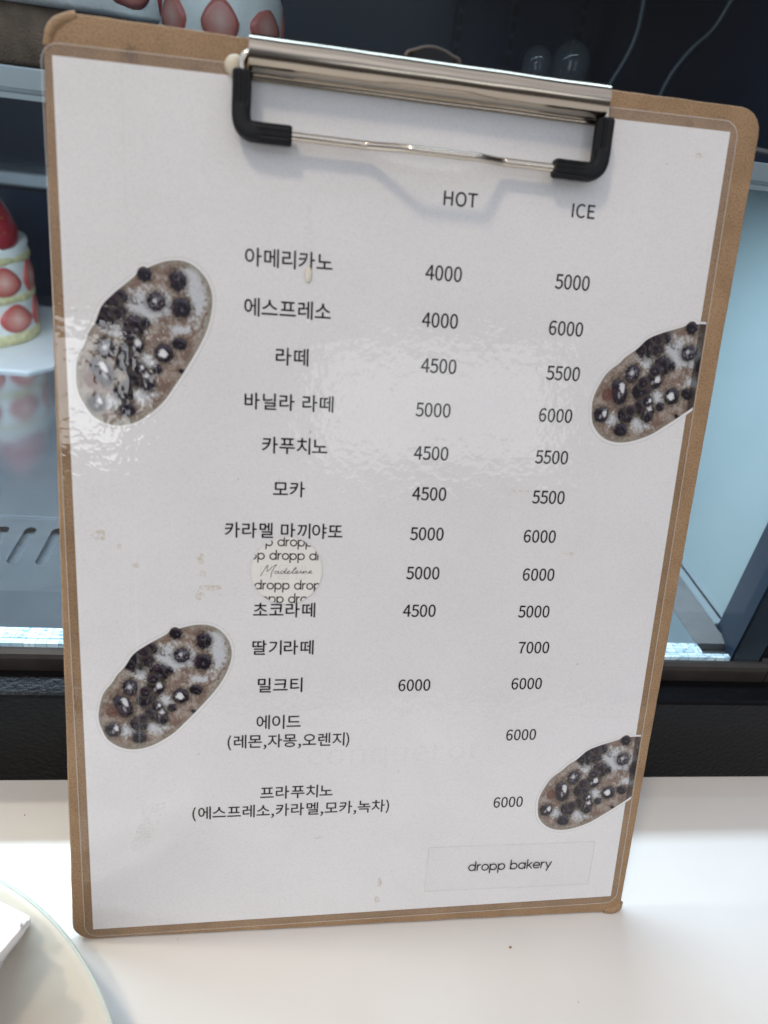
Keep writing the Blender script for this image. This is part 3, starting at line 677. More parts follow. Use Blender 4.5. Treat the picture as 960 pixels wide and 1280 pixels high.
GLYPHS = {}
for line in '''(|84,-69 103,-60 87,-29 75,4 66,38 61,73 59,109 61,144 66,179 75,213 87,246 103,277 84,286 66,254 52,221 41,186 34,149 32,109 34,69 41,32 52,-3 66,-37
)|35,-69 52,-37 67,-3 77,32 84,69 86,109 84,149 77,186 67,221 52,254 35,286 15,277 31,246 44,213 53,179 58,144 60,109 58,73 53,38 44,4 31,-29 15,-60
,|26,-67 44,-57 58,-45 68,-30 75,-13 77,7 76,20 73,30 67,38 60,42 50,44 43,43 36,40 31,36 28,29 26,22 27,14 31,8 36,3 42,0 50,-1 54,0 52,-12 47,-23 40,-33 31,-41 19,-48
0|97,-5 124,1 146,17 163,43 174,81 177,129 174,177 163,214 146,240 124,256 97,261 70,256 48,240 31,214 21,177 18,129 21,81 31,43 48,17 70,1;97,21 81,25 68,38 57,59 51,89 48,129 51,169 57,199 68,220 81,232 97,236 114,232 127,220 137,199 144,169 146,129 144,89 137,59 127,38 114,25
1|31,0 172,0 172,27 120,27 120,257 96,257 42,238 42,218 88,218 88,27 31,27
2|15,0 177,0 177,28 106,28 64,25 97,59 125,92 146,124 160,155 165,186 161,211 151,232 136,248 115,258 90,261 71,259 55,255 40,247 27,236 14,224 33,206 42,215 51,223 62,230 74,234 86,235 103,233 116,226 126,215 131,201 133,185 129,157 115,127 92,95 59,59 15,19
3|92,-5 118,-1 141,8 159,23 171,43 175,69 172,88 164,105 153,118 138,128 120,134 120,136 136,143 148,152 158,165 164,180 166,197 162,219 152,237 136,250 116,258 91,261 74,260 59,256 45,249 32,241 20,231 37,210 46,219 56,226 67,231 78,234 90,235 105,233 117,228 126,220 131,208 133,195 131,179 124,165 110,155 90,148 62,146 62,121 93,119 116,112 131,101 140,87 142,70 140,53 133,40 122,30 107,24 90,22 74,24 59,28 47,34 36,42 27,51 10,31 21,20 35,10 51,3 70,-3
4|119,0 149,0 149,71 183,71 183,96 149,96 149,257 114,257 7,92 7,71 119,71;119,96 40,96 99,184 119,222 121,222 119,175
5|92,-5 117,-1 140,10 159,28 171,53 176,83 172,114 161,137 144,153 123,162 98,165 60,155 67,229 163,229 163,257 39,257 30,137 47,126 56,131 64,136 72,139 80,140 90,141 108,139 123,131 134,119 141,103 143,83 140,62 133,45 121,33 106,25 89,22 72,24 58,28 45,34 35,42 26,50 9,29 21,19 34,10 50,2 69,-3
6|105,-5 128,-1 149,10 165,28 175,51 179,79 176,108 167,130 152,146 132,156 108,159 96,158 83,154 71,148 60,139 50,129 54,170 63,200 78,220 95,232 116,235 125,234 134,231 142,227 150,222 157,215 175,235 165,244 155,251 143,256 130,260 114,261 86,256 60,241 39,215 25,176 20,123 24,77 36,41 54,16 78,1;50,103 61,115 72,125 82,131 93,134 103,136 119,133 132,126 142,114 147,98 149,79 147,59 141,43 131,31 119,23 105,21 88,24 73,34 62,51 54,74
7|69,0 103,0 106,56 114,105 127,149 147,193 178,237 178,257 17,257 17,229 142,229 115,188 96,146 82,103 74,55
8|98,-5 125,-1 147,8 164,22 174,40 178,62 176,81 170,97 160,110 148,121 135,129 135,131 144,139 154,150 161,163 167,177 169,193 166,215 157,234 142,248 123,257 99,261 76,257 57,249 42,235 32,217 28,195 30,180 35,167 43,155 52,145 63,136 63,135 49,126 36,114 26,100 19,83 16,64 20,41 31,23 49,8 71,-1;116,139 98,147 82,155 69,166 61,179 57,195 59,209 65,221 74,229 85,235 98,237 113,234 125,228 134,218 140,206 142,191 141,180 138,169 132,159 125,149;98,19 81,22 66,28 55,38 47,51 44,67 46,81 51,94 58,106 68,116 80,125 101,116 119,106 134,95 144,81 148,63 145,48 139,36 129,27 115,21
9|82,-5 110,0 136,16 156,44 170,84 175,139 171,183 159,217 141,242 117,256 89,261 66,257 46,246 30,229 19,206 15,178 19,149 28,127 43,110 62,101 86,97 99,99 112,103 124,109 135,118 145,129 141,87 131,57 117,37 100,25 81,22 71,23 62,25 53,29 45,35 38,42 20,22 30,13 40,6 53,0 66,-3;145,155 134,142 124,133 113,126 102,122 91,121 75,124 62,131 53,143 47,159 46,178 48,198 54,214 63,226 75,234 89,236 107,233 122,223 133,207 141,184
C|132,-5 151,-3 168,2 184,9 198,19 211,32 193,53 183,43 172,35 160,29 147,25 133,24 106,29 84,42 68,64 57,93 54,129 57,165 68,193 85,215 107,228 134,233 147,232 159,228 169,223 178,217 187,209 204,230 195,239 182,248 168,255 152,260 134,261 97,255 66,238 42,211 26,174 20,128 26,82 41,45 65,18 96,1
E|35,0 187,0 187,28 68,28 68,121 165,121 165,149 68,149 68,229 183,229 183,257 35,257
H|35,0 68,0 68,121 187,121 187,0 220,0 220,257 187,257 187,149 68,149 68,257 35,257
I|35,0 68,0 68,257 35,257
O|130,-5 166,1 196,19 219,47 234,84 239,129 234,175 219,211 196,238 166,255 130,261 94,255 63,238 40,211 26,175 20,129 26,84 40,47 63,19 94,1;130,24 104,29 83,42 67,64 57,94 54,129 57,165 67,193 83,215 104,228 130,233 156,228 177,215 193,193 203,165 206,129 203,94 193,64 177,42 156,29
T|89,0 121,0 121,229 199,229 199,257 11,257 11,229 89,229
c|107,-5 121,-3 134,0 146,5 158,11 169,19 155,41 147,35 139,30 130,26 120,23 110,22 90,25 74,35 62,50 54,71 51,95 54,119 62,140 75,155 91,165 111,168 120,167 128,165 135,162 142,157 149,152 165,173 156,180 147,186 136,191 124,194 110,195 81,191 56,178 36,158 23,130 18,95 23,60 35,33 54,12 79,0
e|109,-5 124,-4 137,-1 150,3 161,9 172,15 160,36 152,31 143,27 133,24 123,22 113,21 93,24 76,33 62,47 54,65 50,88 178,88 179,106 176,136 167,161 151,179 130,191 103,195 78,191 55,178 36,157 23,129 18,95 23,60 36,33 55,12 80,0;49,110 54,131 62,147 74,160 88,167 104,169 120,167 133,160 143,148 149,131 151,110
n|32,0 64,0 64,138 75,148 85,157 95,162 105,166 116,167 130,165 140,159 147,150 151,135 152,116 152,0 184,0 184,120 182,147 175,168 164,183 147,192 126,195 111,193 98,189 85,182 73,173 62,162 58,190 32,190
o|106,-5 133,0 157,12 176,33 189,60 194,95 189,130 176,158 157,178 133,191 106,195 79,191 55,178 36,158 23,130 18,95 23,60 36,33 55,12 79,0;106,22 88,25 73,35 61,50 54,71 51,95 54,119 61,140 73,155 88,165 106,168 124,165 140,155 151,140 159,119 161,95 159,71 151,50 140,35 124,25
q|153,-80 185,-80 185,190 159,190 156,172 155,172 145,180 135,187 125,191 114,194 101,195 76,191 53,178 35,157 23,129 19,95 22,60 32,33 49,12 71,0 97,-5 110,-3 122,0 134,6 145,14 154,22 153,-13;104,22 86,26 71,35 60,50 54,70 51,95 54,119 62,140 74,155 89,165 106,168 116,167 125,165 134,161 143,156 153,148 153,48 143,39 134,32 124,26 114,23
r|32,0 64,0 64,122 73,139 82,152 92,160 102,165 112,166 131,163 137,191 116,195 104,193 92,188 81,180 71,169 62,155 58,190 32,190
u|88,-5 103,-3 116,2 128,9 140,18 151,30 152,30 154,0 181,0 181,190 149,190 149,55 138,43 128,34 119,28 108,24 97,23 84,25 74,31 67,41 63,55 62,74 62,190 29,190 29,70 32,43 38,23 50,8 66,-2
기|248,290 248,-27 277,-27 277,290;36,255 36,232 155,232 147,188 130,149 103,113 67,82 21,55 37,32 93,66 134,106 163,152 179,202 184,255
끼|248,290 248,-27 277,-27 277,290;29,255 29,231 88,231 83,194 75,158 61,124 42,92 18,62 40,45 70,83 91,123 105,166 113,210 115,255;126,255 126,231 176,231 173,191 165,151 153,112 135,74 110,39 134,24 164,67 183,113 195,161 201,209 203,255
노|53,263 53,122 146,122 146,37 18,37 18,14 305,14 305,37 175,37 175,122 272,122 272,146 82,146 82,263
녹|51,78 51,55 239,55 239,-27 268,-27 268,78;18,134 18,111 304,111 304,134 175,134 175,177 271,177 271,201 85,201 85,283 56,283 56,177 146,177 146,134
닐|248,290 248,131 277,131 277,290;37,170 37,146 63,146 96,146 127,148 157,151 187,155 217,160 214,184 185,178 156,175 127,172 97,170 66,170 66,274 37,274;73,0 73,-23 288,-23 288,0 102,0 102,37 277,37 277,115 72,115 72,92 248,92 248,59 73,59
드|18,40 18,16 305,16 305,40;54,260 54,114 271,114 271,138 83,138 83,236 268,236 268,260
들|18,157 18,134 304,134 304,157;56,279 56,183 270,183 270,206 84,206 84,256 266,256 266,279;53,0 53,-23 276,-23 276,0 81,0 81,32 267,32 267,106 52,106 52,83 238,83 238,54 53,54
딸|240,290 240,126 269,126 269,197 310,197 310,221 269,221 269,290;63,0 63,-23 280,-23 280,0 91,0 91,35 269,35 269,112 62,112 62,89 241,89 241,56 63,56;29,269 29,144 43,144 116,150 113,174 57,167 57,246 109,246 109,269;126,269 126,145 142,145 160,145 177,145 192,146 208,148 224,151 221,175 154,168 154,246 210,246 210,269
떼|263,290 263,-27 290,-27 290,290;158,171 158,147 204,147 204,-11 231,-11 231,282 204,282 204,171;27,250 27,55 39,55 98,61 95,85 54,80 54,226 91,226 91,250;106,250 106,56 119,56 131,56 144,57 158,58 172,60 188,63 185,88 132,80 132,226 178,226 178,250
또|168,260 168,119 282,119 282,143 197,143 197,236 279,236 279,260;146,104 146,37 18,37 18,13 305,13 305,37 174,37 174,104;42,144 42,119 60,119 79,120 97,120 116,122 135,124 155,128 152,152 71,144 71,236 149,236 149,259 42,259
라|232,290 232,-28 261,-28 261,139 313,139 313,164 261,164 261,290;30,260 30,236 144,236 144,170 30,170 30,49 56,49 90,49 121,50 150,52 178,56 207,60 204,84 177,80 149,76 122,74 92,73 59,73 59,146 173,146 173,260
레|258,290 258,-27 286,-27 286,290;27,255 27,231 112,231 112,168 28,168 28,51 49,51 72,51 96,52 119,53 143,56 169,60 167,84 143,80 120,77 99,76 77,75 56,75 56,145 140,145 140,255;194,282 194,176 155,176 155,152 194,152 194,-11 222,-11 222,282
렌|257,289 257,51 284,51 284,289;31,264 31,241 115,241 115,195 32,195 32,100 52,100 78,100 102,101 125,103 147,106 171,110 167,133 146,129 126,126 105,125 83,124 60,124 60,173 143,173 143,264;194,284 194,202 156,202 156,178 194,178 194,60 222,60 222,284;78,75 78,-20 294,-20 294,4 107,4 107,75
리|248,290 248,-28 277,-28 277,290;35,260 35,236 152,236 152,171 36,171 36,49 62,49 94,49 125,50 156,52 188,56 221,61 218,84 186,80 156,77 126,75 96,74 65,73 65,147 181,147 181,260
마|30,258 30,53 175,53 175,258;147,235 147,77 58,77 58,235;232,290 232,-27 261,-27 261,139 313,139 313,163 261,163 261,290
메|122,230 122,81 56,81 56,230;259,290 259,-27 287,-27 287,290;196,283 196,170 150,170 150,253 29,253 29,58 150,58 150,146 196,146 196,-11 223,-11 223,283
멜|257,289 257,125 284,125 284,289;126,246 126,165 58,165 58,246;31,269 31,143 153,143 153,196 197,196 197,127 224,127 224,283 197,283 197,220 153,220 153,269;76,0 76,-23 297,-23 297,0 105,0 105,35 284,35 284,111 75,111 75,87 256,87 256,57 76,57
모|241,240 241,137 79,137 79,240;51,263 51,114 146,114 146,37 18,37 18,13 305,13 305,37 175,37 175,114 270,114 270,263
몬|238,251 238,186 83,186 83,251;18,121 18,97 304,97 304,121 175,121 175,162 267,162 267,274 54,274 54,162 146,162 146,121;54,71 54,-20 272,-20 272,4 83,4 83,71
몽|238,253 238,194 83,194 83,253;160,85 123,83 93,76 70,65 57,49 52,29 57,10 70,-6 93,-18 123,-25 160,-27 198,-25 228,-18 250,-6 264,10 269,29 264,49 250,65 228,76 198,83;160,63 188,62 210,57 226,50 236,41 239,29 236,18 226,8 210,1 188,-3 160,-4 133,-3 111,1 95,8 85,18 81,29 85,41 95,50 111,57 133,62;18,134 18,111 304,111 304,134 175,134 175,170 267,170 267,276 54,276 54,170 146,170 146,134
밀|34,272 34,143 182,143 182,272;153,249 153,166 62,166 62,249;248,290 248,127 277,127 277,290;73,0 73,-24 287,-24 287,0 101,0 101,34 277,34 277,111 72,111 72,88 248,88 248,56 73,56
바|30,263 30,49 178,49 178,263 149,263 149,179 59,179 59,263;59,156 149,156 149,73 59,73;232,290 232,-27 261,-27 261,140 313,140 313,165 261,165 261,290
소|145,115 145,38 18,38 18,14 305,14 305,38 174,38 174,115;144,268 144,244 138,213 120,186 94,163 62,145 29,135 41,111 70,120 98,133 123,151 144,173 160,199 175,173 196,151 222,133 249,120 278,111 291,135 257,145 226,163 200,186 181,213 175,244 175,268
스|18,40 18,15 305,15 305,40;144,268 144,243 138,212 120,183 94,159 63,141 29,131 42,106 71,116 99,130 123,149 144,171 160,197 175,171 196,149 221,130 248,116 277,106 290,131 257,141 226,159 199,183 181,212 175,243 175,268
아|102,265 75,260 53,246 37,223 26,192 22,155 26,117 37,87 53,64 75,49 102,44 128,49 150,64 166,87 177,117 181,155 177,192 166,223 150,246 128,260;102,239 119,235 133,224 144,207 151,183 153,155 151,126 144,103 133,85 119,74 102,70 84,74 70,85 59,103 52,126 50,155 52,183 59,207 70,224 84,235;232,290 232,-27 261,-27 261,139 313,139 313,163 261,163 261,290
야|102,265 75,260 53,246 37,223 26,192 22,155 26,117 37,87 53,64 75,49 102,44 128,49 150,64 166,87 177,117 181,155 177,192 166,223 150,246 128,260;102,239 119,235 133,224 144,207 151,183 153,155 151,126 144,103 133,85 119,74 102,70 84,74 70,85 59,103 52,126 50,155 52,183 59,207 70,224 84,235;232,290 232,-27 261,-27 261,91 311,91 311,116 261,116 261,186 311,186 311,210 261,210 261,290
에|259,290 259,-27 287,-27 287,290;89,236 103,232 114,222 122,204 128,181 130,153 128,125 122,101 114,84 103,73 89,70 75,73 64,84 55,101 50,125 48,153 50,181 55,204 64,222 75,232;89,263 66,258 47,244 33,221 24,190 21,153 24,115 33,85 47,62 66,47 89,42 110,47 129,60 143,80 152,108 156,143 196,143 196,-11 223,-11 223,283 196,283 196,166 156,166 152,199 142,226 128,246 110,259
오|160,245 189,243 213,235 231,222 243,206 248,186 243,166 231,149 213,137 189,129 160,126 132,129 108,137 90,149 78,166 74,186 78,206 90,222 108,235 132,243;18,37 18,13 305,13 305,37 175,37 175,103 208,109 236,121 257,138 271,160 276,186 270,214 254,237 230,254 198,265 160,269 123,265 91,254 67,237 51,214 46,186 50,160 64,138 85,121 113,109 146,103 146,37
이|248,290 248,-28 277,-28 277,290;110,265 83,260 61,246 44,223 33,192 29,155 33,117 44,87 61,64 83,49 110,44 136,49 158,64 175,87 186,117 190,155 186,192 175,223 158,246 136,260;110,239 127,235 141,224 152,207 159,183 162,155 159,126 152,103 141,85 127,74 110,70 92,74 78,85 67,103 60,126 57,155 60,183 67,207 78,224 92,235
자|23,257 23,233 96,233 96,193 91,160 79,128 61,99 38,74 12,57 29,34 50,47 69,65 86,87 100,112 110,138 121,114 134,91 150,71 169,54 189,41 206,64 180,81 157,105 140,132 128,162 124,193 124,233 194,233 194,257;232,290 232,-27 261,-27 261,137 313,137 313,162 261,162 261,290
지|248,290 248,-27 277,-27 277,290;28,257 28,233 101,233 101,193 97,160 85,128 67,98 44,74 18,57 34,34 55,47 75,65 92,87 106,111 116,138 127,113 141,90 158,70 178,54 199,41 215,64 188,80 165,103 147,130 135,161 131,193 131,233 204,233 204,257
차|94,284 94,235 23,235 23,211 95,211 95,187 91,155 80,124 63,96 41,73 14,56 31,34 52,47 70,63 86,83 99,106 109,131 119,108 131,87 147,68 164,52 184,40 200,62 175,79 153,101 137,127 127,157 123,187 123,211 193,211 193,235 123,235 123,284;232,290 232,-27 261,-27 261,135 313,135 313,160 261,160 261,290
초|146,109 146,37 18,37 18,13 305,13 305,37 175,37 175,109;146,283 146,239 44,239 44,216 146,216 140,188 124,164 99,144 69,129 33,120 44,98 74,105 102,116 126,131 146,149 161,171 176,149 196,131 220,116 247,105 277,98 288,120 253,129 222,144 198,164 181,188 175,216 277,216 277,239 175,239 175,283
치|248,290 248,-27 277,-27 277,290;105,284 105,235 32,235 32,211 105,211 105,187 101,154 90,123 73,96 50,73 23,56 40,34 61,46 80,63 96,83 110,106 120,132 131,108 145,86 161,67 180,51 201,40 217,62 190,78 167,100 150,126 138,156 134,187 134,211 206,211 206,235 134,235 134,284
카|38,257 38,233 151,233 142,178 22,169 26,144 133,154 119,130 102,107 80,85 53,65 20,47 36,25 95,62 136,104 162,152 176,203 180,257;232,290 232,-27 261,-27 261,137 311,137 311,161 261,161 261,290
코|52,259 52,235 241,235 241,229 240,182 43,174 47,149 238,160 227,85 256,82 262,118 266,150 268,179 269,205 269,229 269,259;129,122 129,40 18,40 18,16 304,16 304,40 158,40 158,122
크|18,41 18,17 304,17 304,41;52,257 52,234 240,234 240,218 239,169 43,161 47,137 238,147 226,67 255,64 262,101 266,133 268,163 268,191 269,218 269,257
티|248,290 248,-27 277,-27 277,290;37,261 37,49 63,49 97,49 128,50 157,52 186,55 215,59 212,83 184,79 157,76 129,74 99,73 66,73 66,148 179,148 179,172 66,172 66,237 191,237 191,261
푸|46,162 46,138 276,138 276,162 229,162 229,248 277,248 277,272 44,272 44,248 92,248 92,162;121,248 200,248 200,162 121,162;17,102 17,78 146,78 146,-27 175,-27 175,78 304,78 304,102
프|18,38 18,13 305,13 305,38;43,124 43,100 277,100 277,124 228,124 228,234 278,234 278,258 43,258 43,234 92,234 92,124;121,234 200,234 200,124 121,124'''.split('\n'):
    g_, rest = line[0], line[2:]
    GLYPHS[g_] = [[tuple(map(int, q.split(','))) for q in c.split(' ')] for c in rest.split(';')]
def line_contours(text):
    x = 0; out = []
    for c in text:
        if c == ' ': x += 100; continue
        g = GLYPHS[c]; xs = [p[0] for k in g for p in k]
        for k in g: out.append([(x + a, b) for a, b in k])
        x += max(xs) + min(xs)
    return out
def print_line(name, text, cx, cy, width, mat, z=0.30, parent=None, rot=0.0, hy=1.0, bold=0.065):
    cs = line_contours(text)
    xs = [p[0] for c in cs for p in c]; s = width / (max(xs) - min(xs)); mx_ = (max(xs) + min(xs)) / 2
    a, b = math.cos(rot), math.sin(rot)
    def tr(p):
        u = (p[0] - mx_) * s; v = (p[1] - 131) * s * hy
        return (u * a - v * b, u * b + v * a)
    me = poly_sheet(name, [[tr(p) for p in c] for c in cs], 0)
    if bold:                                                        # ink spread: the printed strokes swell a little
        bm = bmesh.new()
        for i, (dx, dy) in enumerate(((-1, 0), (1, 0), (0, -1), (0, 1))):
            n0 = len(bm.verts); bm.from_mesh(me); bm.verts.ensure_lookup_table()
            bmesh.ops.translate(bm, verts=bm.verts[n0:], vec=(dx * bold * MM, dy * bold * MM, i * .006 * MM))
        bm.to_mesh(me); bm.free()
    return obj(name, me, mat, parent or sheet, (cx * MM, cy * MM, z * MM))
HAN = 27.25
for name, cx, cy, wd in (('아메리카노', 67.8, 247.0, 27.2), ('에스프레소', 67.8, 232.0, 27.3), ('라떼', 69.5, 217.2, 10.4), ('바닐라 라떼', 69.0, 202.5, 28.9), ('카푸치노', 71.2, 188.2, 21.6), ('모카', 69.6, 173.4, 10.5), ('카라멜 마끼야또', 68.4, 158.8, 39.9), ('초코라떼', 69.1, 129.8, 21.6), ('딸기라떼', 69.0, 115.5, 21.6), ('밀크티', 68.3, 100.8, 15.9), ('에이드', 68.1, 86.0, 16.0), ('(레몬,자몽,오렌지)', 72.1, 78.3, 44.6), ('프라푸치노', 75.5, 56.5, 27.2), ('(에스프레소,카라멜,모카,녹차)', 74.2, 48.9, 74.2)):
    print_line('drink_name', name, cx, cy, wd, MAT['ink'])
print_line('column_heading', 'HOT', 121.3, 269.1, 10.9, MAT['ink'])
print_line('column_heading', 'ICE', 162.7, 268.9, 7.8, MAT['ink'])
for t, cx, cy in (('4000', 117.6, 246.4), ('4000', 117.5, 231.6), ('4500', 118.2, 216.9), ('5000', 117.4, 202.2), ('4500', 117.8, 187.4), ('4500', 118.2, 173.1), ('5000', 118.4, 158.6), ('5000', 118.0, 144.0), ('4500', 117.7, 129.6), ('6000', 117.9, 100.0),
                  ('5000', 161.7, 246.6), ('6000', 161.3, 231.6), ('5500', 162.1, 216.7), ('6000', 161.1, 202.2), ('5500', 161.4, 187.5), ('5500', 161.9, 173.0), ('6000', 160.3, 158.4), ('6000', 161.5, 143.8), ('5000', 161.3, 129.3), ('7000', 162.9, 114.8), ('6000', 161.7, 99.9), ('6000', 161.8, 78.1), ('6000', 159.6, 48.2)):
    print_line('price', t, cx, cy, 12.0, MAT['ink'], hy=1.1)
print_line('watermark', 'conqueror', 112.5, 72.2, 67, MAT['watermark'], z=0.26, rot=R(0.5), hy=0.85, bold=0)

# drawn stroke lettering for the stickers
def arc(cx, cy, r, a0, a1, n=16): return [(cx + r * math.cos(R(a0 + (a1 - a0) * i / n)), cy + r * math.sin(R(a0 + (a1 - a0) * i / n))) for i in range(n + 1)]
STROKES = {
    'd': ([arc(.5, .5, .5, 0, 360, 28), [(1, 0), (1, 1.55)]], 1.32), 'r': ([[(0, 0), (0, 1)], [(0, .5), (.06, .75), (.2, .93), (.44, .99)]], .70),
    'o': ([arc(.5, .5, .5, 0, 360, 28)], 1.26), 'p': ([arc(.5, .5, .5, 0, 360, 28), [(0, 1), (0, -.52)]], 1.30), 'b': ([arc(.5, .5, .5, 0, 360, 28), [(0, 0), (0, 1.55)]], 1.27),
    'a': ([arc(.5, .5, .5, 0, 360, 28), [(1, 0), (1, 1)]], 1.34), 'k': ([[(0, 0), (0, 1.55)], [(.68, 1), (0, .36)], [(.24, .58), (.74, 0)]], .98),
    'e': ([[(.02, .5), (.98, .5)] + arc(.5, .5, .5, 0, 322, 24)[1:]], 1.24), 'y': ([[(0, 1), (.44, .02)], [(.88, 1), (.24, -.5)]], 1.0)}
def ribbon(bm, pts, wd, z=0.0):
    h = wd / 2
    for i in range(len(pts) - 1):
        a = Vector(pts[i]); b = Vector(pts[i + 1]); d = b - a
        if d.length < 1e-6: continue
        n = Vector((-d.y, d.x)).normalized() * h
        bm.faces.new([bm.verts.new((p.x * MM, p.y * MM, z * MM)) for p in (a - n, b - n, b + n, a + n)])
    for p in pts:
        bm.faces.new([bm.verts.new(((p[0] + h * math.cos(k * math.pi / 5)) * MM, (p[1] + h * math.sin(k * math.pi / 5)) * MM, (z + .004) * MM)) for k in range(10)])
def stroke_text(bm, text, x, y, unit, wd):
    for c in text:
        if c == ' ': x += .62 * unit; continue
        st, adv = STROKES[c]
        for s in st: ribbon(bm, [(x + px * unit, y + py * unit) for px, py in s], wd)
        x += adv * unit
    return x
oe = rounded_rect(-2.9, 212.5, -3.0, 300.1, 5.0, 6)
bm = bmesh.new(); ribbon(bm, oe + oe[:1], 0.28, 0.545)
obj('film_edge', bm_mesh(bm, 'film_edge', False), MAT['pouch_edge'], sheet)
# clear label with the shop's lettering
lab = obj('clear_label', poly_sheet('clear_label', [rounded_rect(-35.2, 35.2, -10.3, 10.3, .6, 3)], 0.58), MAT['label'], sheet, (163.6 * MM, 18.1 * MM, 0), (0, 0, R(-1.0)))
bm = bmesh.new()
for a, b in (((-35.2, -10.3), (35.2, -10.3)), ((35.2, -10.3), (35.2, 10.3)), ((35.2, 10.3), (-35.2, 10.3)), ((-35.2, 10.3), (-35.2, -10.3))): ribbon(bm, [a, b], 0.25, 0.615)
obj('label_edge', bm_mesh(bm, 'label_edge', False), MAT['label_edge'], lab)
bm = bmesh.new(); end = stroke_text(bm, 'dropp bakery', 0, 0, 2.72, 0.46)
bmesh.ops.translate(bm, verts=bm.verts, vec=(-end / 2 * MM, -1.3 * MM, 0.64 * MM))
obj('shop_lettering', bm_mesh(bm, 'shop_lettering', False), MAT['soft_ink'], lab)

# round paper sticker stuck over one line of the menu
SCX, SCY, SR = 69.6, 144.4, 12.25
st = obj('round_sticker', prism('round_sticker', [(SR * math.cos(2 * math.pi * i / 96), SR * math.sin(2 * math.pi * i / 96)) for i in range(96)], 0.54, 0.64), MAT['sticker'], sheet, (SCX * MM, SCY * MM, 0))
bm = bmesh.new()
PITCH = 13.69
for x0, yb in ((66.35, 153.5), (63.7, 148.6), (58.74, 137.75), (70.5, 132.75)):
    u = PITCH / 6.51
    for k in (-2, -1, 0, 1, 2): stroke_text(bm, 'dropp', x0 - SCX + k * PITCH, yb - SCY, u, 0.43)
for i in range(72):
    a = 2 * math.pi * i / 72; n = Vector((math.cos(a), math.sin(a), 0))
    bmesh.ops.bisect_plane(bm, geom=bm.verts[:] + bm.edges[:] + bm.faces[:], plane_co=n * (SR - .06) * MM, plane_no=n, clear_outer=True)
bmesh.ops.translate(bm, verts=bm.verts, vec=(0, 0, 0.67 * MM))
obj('sticker_lettering', bm_mesh(bm, 'sticker_lettering', False), MAT['sticker_ink'], st)
SCRIPT = [[(60.55, 142.56), (61.38, 143.87), (63.0, 146.53), (62.87, 144.19), (64.5, 145.73), (66.06, 146.65), (64.8, 144.82), (64.05, 142.13)]]
HAND = {'a': ([(.9, .85), (.35, .95), (.05, .45), (.35, .02), (.8, .5), (.95, .9), (.9, .25), (1.25, .1)], 1.25), 'd': ([(1.0, .8), (.45, .95), (.1, .4), (.4, 0), (.9, .5), (1.55, 2.1), (1.1, .6), (1.15, .05), (1.4, .15)], 1.4),
        'e': ([(0, .2), (.55, .5), (.75, .85), (.5, .98), (.2, .5), (.4, .03), (1.0, .2)], 1.0), 'l': ([(0, .2), (.7, 1.2), (1.2, 2.0), (1.0, 2.15), (.5, 1.0), (.4, .1), (.85, .15)], .85),
        'i': ([(0, .2), (.45, .9), (.4, .2), (.75, .12)], .75), 'n': ([(0, .2), (.3, .85), (.25, .05), (.6, .7), (.9, .85), (.9, .15), (1.25, .15)], 1.25)}
hx = 65.3
for c_ in 'adeleine':
    SCRIPT.append([(hx + 1.55 * a, 143.35 + .02 * (hx - 65) + 1.0 * b) for a, b in HAND[c_][0]]); hx += 1.55 * HAND[c_][1]
bm = bmesh.new()
for s in SCRIPT: ribbon(bm, [(p.x - SCX, p.y - SCY) for p in smooth_path([(a, b, 0) for a, b in s], 4)], 0.20)
bmesh.ops.translate(bm, verts=bm.verts, vec=(0, 0, 0.67 * MM))
obj('script_lettering', bm_mesh(bm, 'script_lettering', False), MAT['sticker_ink'], st)
print_line('covered_lettering', '마들렌', 68.4, 144.0, 15.9, MAT['ghost'], z=0.655, bold=0)

# bread photographs cut out and laminated with the sheet
OUTL = [(34.2, 123.3), (39.0, 124.3), (43.9, 123.9), (47.7, 121.5), (50.2, 117.6), (51.0, 113.0), (49.9, 107.8), (47.7, 102.9), (44.4, 98.0), (39.4, 91.9), (34.9, 86.9), (30.4, 82.3), (24.8, 78.6), (19.8, 76.7), (15.4, 76.5), (11.6, 77.7), (8.2, 80.4), (6.2, 84.5), (5.2, 88.9), (5.7, 93.8), (7.2, 98.7), (10.3, 102.9), (11.9, 105.6), (14.7, 108.9), (17.5, 113.3), (21.8, 116.6), (26.6, 119.5), (29.3, 121.3), (30.3, 122.9), (31.9, 123.5), (33.1, 122.9)]
BERRIES = [[31.84,121.14,1.85,1.83,0,'d'],[41.42,118.23,2.17,2.56,0,'d'],[40.96,110.21,2.61,2.56,0,'g'],[33.79,112.88,2.28,2.31,0,'s'],[22.83,115.67,2.61,1.7,20,'s'],[18.47,111.23,2.07,3.53,-25,'d'],[22.47,111.19,1.74,2.31,0,'d'],[25.86,106.01,2.83,3.04,0,'d'],[29.39,106.88,1.2,1.22,0,'d'],[24.68,100.53,2.61,2.56,0,'h'],[16.17,100.68,2.28,2.74,0,'s'],[13.71,93.54,2.5,3.9,-25,'h'],[21.6,95.66,2.83,2.8,0,'g'],[33.36,97.11,2.39,2.44,0,'w'],[38.6,99.37,1.96,1.52,15,'d'],[30.28,92.56,1.36,1.34,0,'d'],[25.85,89.97,2.39,3.17,-20,'h'],[22.58,90.36,1.52,2.19,0,'d'],[18.78,86.57,2.61,2.44,0,'d'],[20.08,88.55,1.41,1.46,0,'d'],[18.82,81.15,2.17,1.95,0,'d'],[10.04,84.29,2.28,2.31,0,'h'],[37.72,91.08,0.71,0.55,20,'d'],[27.61,113.84,1.63,1.58,0,'m'],[29.47,112.62,1.2,1.1,0,'m'],[35.38,108.02,0.76,1.95,0,'m'],[19.58,113.01,2.17,1.58,30,'m']]
